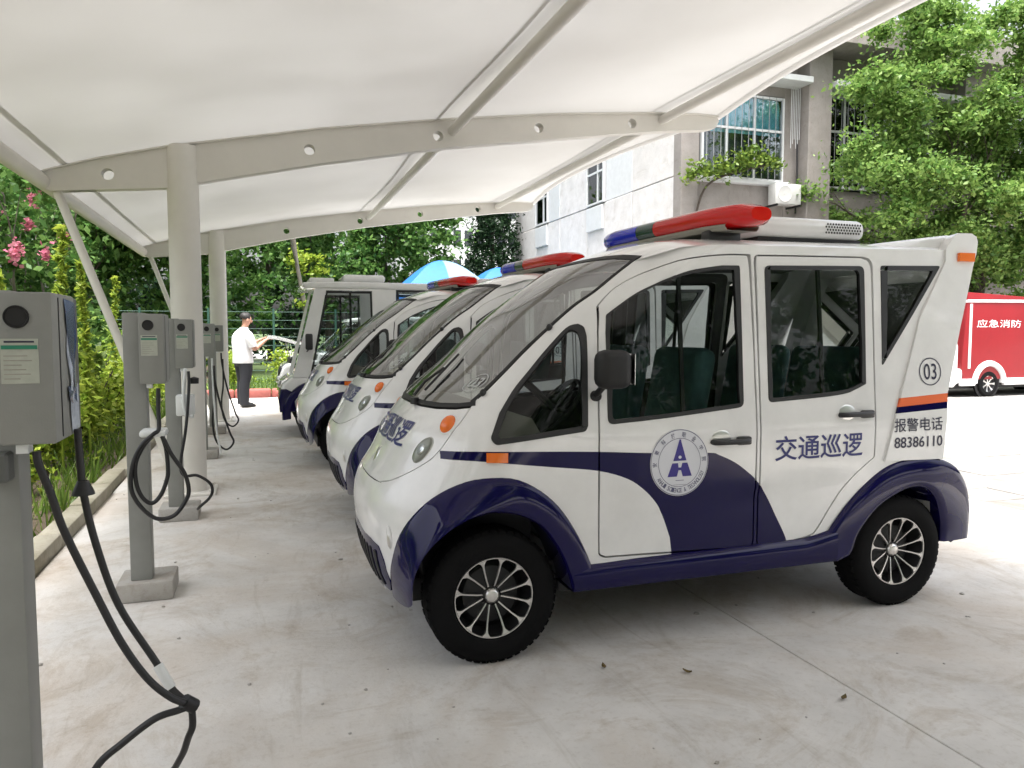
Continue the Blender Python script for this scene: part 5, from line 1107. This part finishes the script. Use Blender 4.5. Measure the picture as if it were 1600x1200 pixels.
# ground cover
n=9000; P=np.stack([-1.40-4.2*rng.random(n)**1.5,2+18*rng.random(n),np.full(n,.03)],1); P2=np.stack([-1.2+5.6*rng.random(2600),17.3+5*rng.random(2600),np.full(2600,.045)],1); P=np.concatenate([P,P2]); n=len(P)
a=rng.random(n)*2*PI; h=rng.uniform(.07,.30,n); w_=rng.uniform(.006,.014,n); ln=rng.normal(size=(n,2))*.07; t=np.stack([np.cos(a),np.sin(a),np.zeros(n)],1)
V=np.stack([P-t*w_[:,None],P+t*w_[:,None],P+np.stack([ln[:,0],ln[:,1],h],1)],1).reshape(-1,3)
me=bpy.data.meshes.new('grass'); me.from_pydata(V.tolist(),[],np.arange(n*3).reshape(-1,3).tolist()); me.materials.append(MATS['grass_blade']); o=bpy.data.objects.new('grass',me); COL.objects.link(o); tag(o,'grass and low weeds growing in the planting bed and verge','grass',kind='stuff')
# undergrowth that closes the view under the far trees
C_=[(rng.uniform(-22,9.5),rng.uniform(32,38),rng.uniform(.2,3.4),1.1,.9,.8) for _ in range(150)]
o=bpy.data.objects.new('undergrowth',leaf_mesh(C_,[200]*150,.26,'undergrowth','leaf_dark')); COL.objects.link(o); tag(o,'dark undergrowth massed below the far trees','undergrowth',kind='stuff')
# ------------------------------------------------------------------ man in a white shirt (facing +x, looking down at his hands)
def skin_obj(name,V,E_,Rd,mt,parent,sub=2,root=0):
    me=bpy.data.meshes.new(name); me.from_pydata(V,E_,[]); me.materials.append(MATS[mt]); o=bpy.data.objects.new(name,me); COL.objects.link(o); o.parent=parent
    md=o.modifiers.new('skin','SKIN'); md.use_smooth_shade=True; md.branch_smoothing=.6
    sv=me.skin_vertices[0].data
    for i,r_ in enumerate(Rd): sv[i].radius=r_ if isinstance(r_,tuple) else (r_,r_); sv[i].use_root=(i==root)
    s=o.modifiers.new('sub','SUBSURF'); s.levels=sub; s.render_levels=sub; return o
def chain(V,E_,Rd,pts,rad,start=None):
    prev=start
    for p,r_ in zip(pts,rad):
        V.append(p); Rd.append(r_); i=len(V)-1
        if prev is not None: E_.append((prev,i))
        prev=i
    return prev
mn=empty('person',(-.27,14.73,0),R(22)); mn.scale=(1.08,1.12,1.0); tag(mn,'person in white short-sleeved shirt and black trousers reaching toward the raised hood','person')
V=[];E_=[];Rd=[]
V.append((0,0,.93)); Rd.append((.08,.06)); chest=chain(V,E_,Rd,[(-.01,0,1.12),(.0,0,1.28),(.02,0,1.38)],[.07,.07,.055],0)
neck=chain(V,E_,Rd,[(.035,0,1.46),(.055,0,1.51)],[.052,.052],chest); head=chain(V,E_,Rd,[(.075,0,1.57),(.085,0,1.64),(.075,0,1.69)],[(.070,.078),(.088,.082),(.055,.06)],neck)
for sg in (-1,1):
    sh=chain(V,E_,Rd,[(.01,sg*.13,1.33),(.03,sg*.20,1.28),(.07,sg*.215,1.16),(.12,sg*.205,1.06),(.24,sg*.17,1.16),(.345,sg*.13,1.235),(.39,sg*.12,1.25)],[.03,.035,.040,.042,.037,.027,.030],2)
    k=len(V)-1
    for j,(dy,ln,dz) in enumerate(((-.030,.075,.006),(-.010,.085,.004),(.010,.08,.0),(.028,.065,-.006))):
        chain(V,E_,Rd,[(.41,sg*.12+dy,1.255+dz),(.41+ln*.5,sg*.12+dy,1.262+dz),(.41+ln,sg*.12+dy*1.05,1.252+dz)],[.011,.009,.007],k)
    chain(V,E_,Rd,[(.40,sg*.12-sg*.035,1.27),(.43,sg*.12-sg*.05,1.285),(.455,sg*.12-sg*.05,1.285)],[.011,.010,.008],k)
    chain(V,E_,Rd,[(.0,sg*.09,.86),(.01,sg*.10,.66),(.0+.02*sg,sg*.10,.48),(-.02+.02*sg,sg*.10,.28),(-.03+.02*sg,sg*.10,.10),(.03+.03*sg,sg*.10,.045),(.13+.03*sg,sg*.11,.035)],[.06,.055,.045,.042,.036,.036,.026],0)
body=skin_obj('body',V,E_,Rd,'skin',mn)
def loft(prof,g,n=22,wob=.0):
    rows=[]
    for (cx,cy,z,a,b) in prof: rows.append([(cx+a*math.copysign(abs(math.cos(t))**.85,math.cos(t))*(1+wob*math.sin(5*t+z*40)),cy+b*math.copysign(abs(math.sin(t))**.85,math.sin(t)),z) for t in np.linspace(0,2*PI,n+1)])
    g.grid(rows); return g
g=G(); loft([(0,0,.815,.150,.185),(0,0,.83,.158,.192),(0,0,.95,.150,.188),(-.012,0,1.08,.145,.188),(-.02,0,1.20,.146,.198),(-.012,0,1.30,.135,.205),(-.002,0,1.37,.112,.185),(.012,0,1.415,.088,.125),(.026,0,1.445,.068,.075),(.032,0,1.47,.062,.064)],g,wob=.02)
for sg in (-1,1): g.tube(smoothline([(.0,sg*.14,1.36),(.015,sg*.195,1.335),(.035,sg*.225,1.27),(.065,sg*.232,1.18),(.085,sg*.23,1.12)],3),[.05,.06,.068,.072,.074,.074,.073,.072,.071,.070,.069,.068,.068][:13],14,cap=False)
normals_out(g).obj('shirt','shirt_white',mn,180)
g=G(); loft([(0,0,.93,.142,.176),(0,0,.86,.146,.180),(0,0,.80,.14,.182),(0,0,.755,.10,.17)],g,wob=.015)
for sg in (-1,1): loft([(0,sg*.088,.84,.118,.092),(.01,sg*.095,.70,.106,.090),(.012+.015*sg,sg*.10,.52,.088,.080),(.0+.02*sg,sg*.10,.46,.084,.078),(-.012+.02*sg,sg*.10,.28,.080,.072),(-.012+.02*sg,sg*.10,.12,.074,.068),(-.005+.02*sg,sg*.10,.055,.082,.070)],g,16,.02)
normals_out(g).obj('trousers','trousers',mn,180)
for sg in (-1,1):
    V=[];E_=[];Rd=[]; chain(V,E_,Rd,[(-.06+.03*sg,sg*.10,.045),(.03+.03*sg,sg*.10,.045),(.13+.03*sg,sg*.112,.036),(.19+.03*sg,sg*.118,.030)],[.042,.045,.042,.026]); skin_obj('shoe',V,E_,Rd,'shoe',mn)
# hair cap, ears, nose, brow
g=G(); rows=[]
for i in range(9):
    t=i/8*R(105); rows.append([(.062+.098*math.sin(t)*math.cos(a)*(.99 if math.cos(a)<0 else .80),.090*math.sin(t)*math.sin(a),1.635+.104*math.cos(t)-.03*math.cos(a)*math.sin(t)*(-1 if math.cos(a)>0 else .9)) for a in np.linspace(0,2*PI,25)])
hr=G().grid(rows); normals_out(hr).obj('hair','hair',mn,180)
for sg in (-1,1):
    q=G(); dome(q,Vector((.06,sg*.082,1.60)),Vector((0,sg,0)),Vector((.2,0,1)),.032,.018,.014); q.obj('ear','skin',mn,180)
    q=G(); dome(q,Vector((.158,sg*.03,1.605)),Vector((1,0,-.2)),Vector((0,1,0)),.013,.007,.004); q.obj('eye','hair',mn,180)
q=G(); dome(q,Vector((.158,0,1.58)),Vector((1,0,-.3)),Vector((-.2,0,1)),.025,.014,.022); q.obj('nose','skin',mn,180)
q=G(); dome(q,Vector((.150,0,1.54)),Vector((1,0,-.3)),Vector((0,1,0)),.022,.005,.004); q.obj('mouth','red_kerb',mn,180)
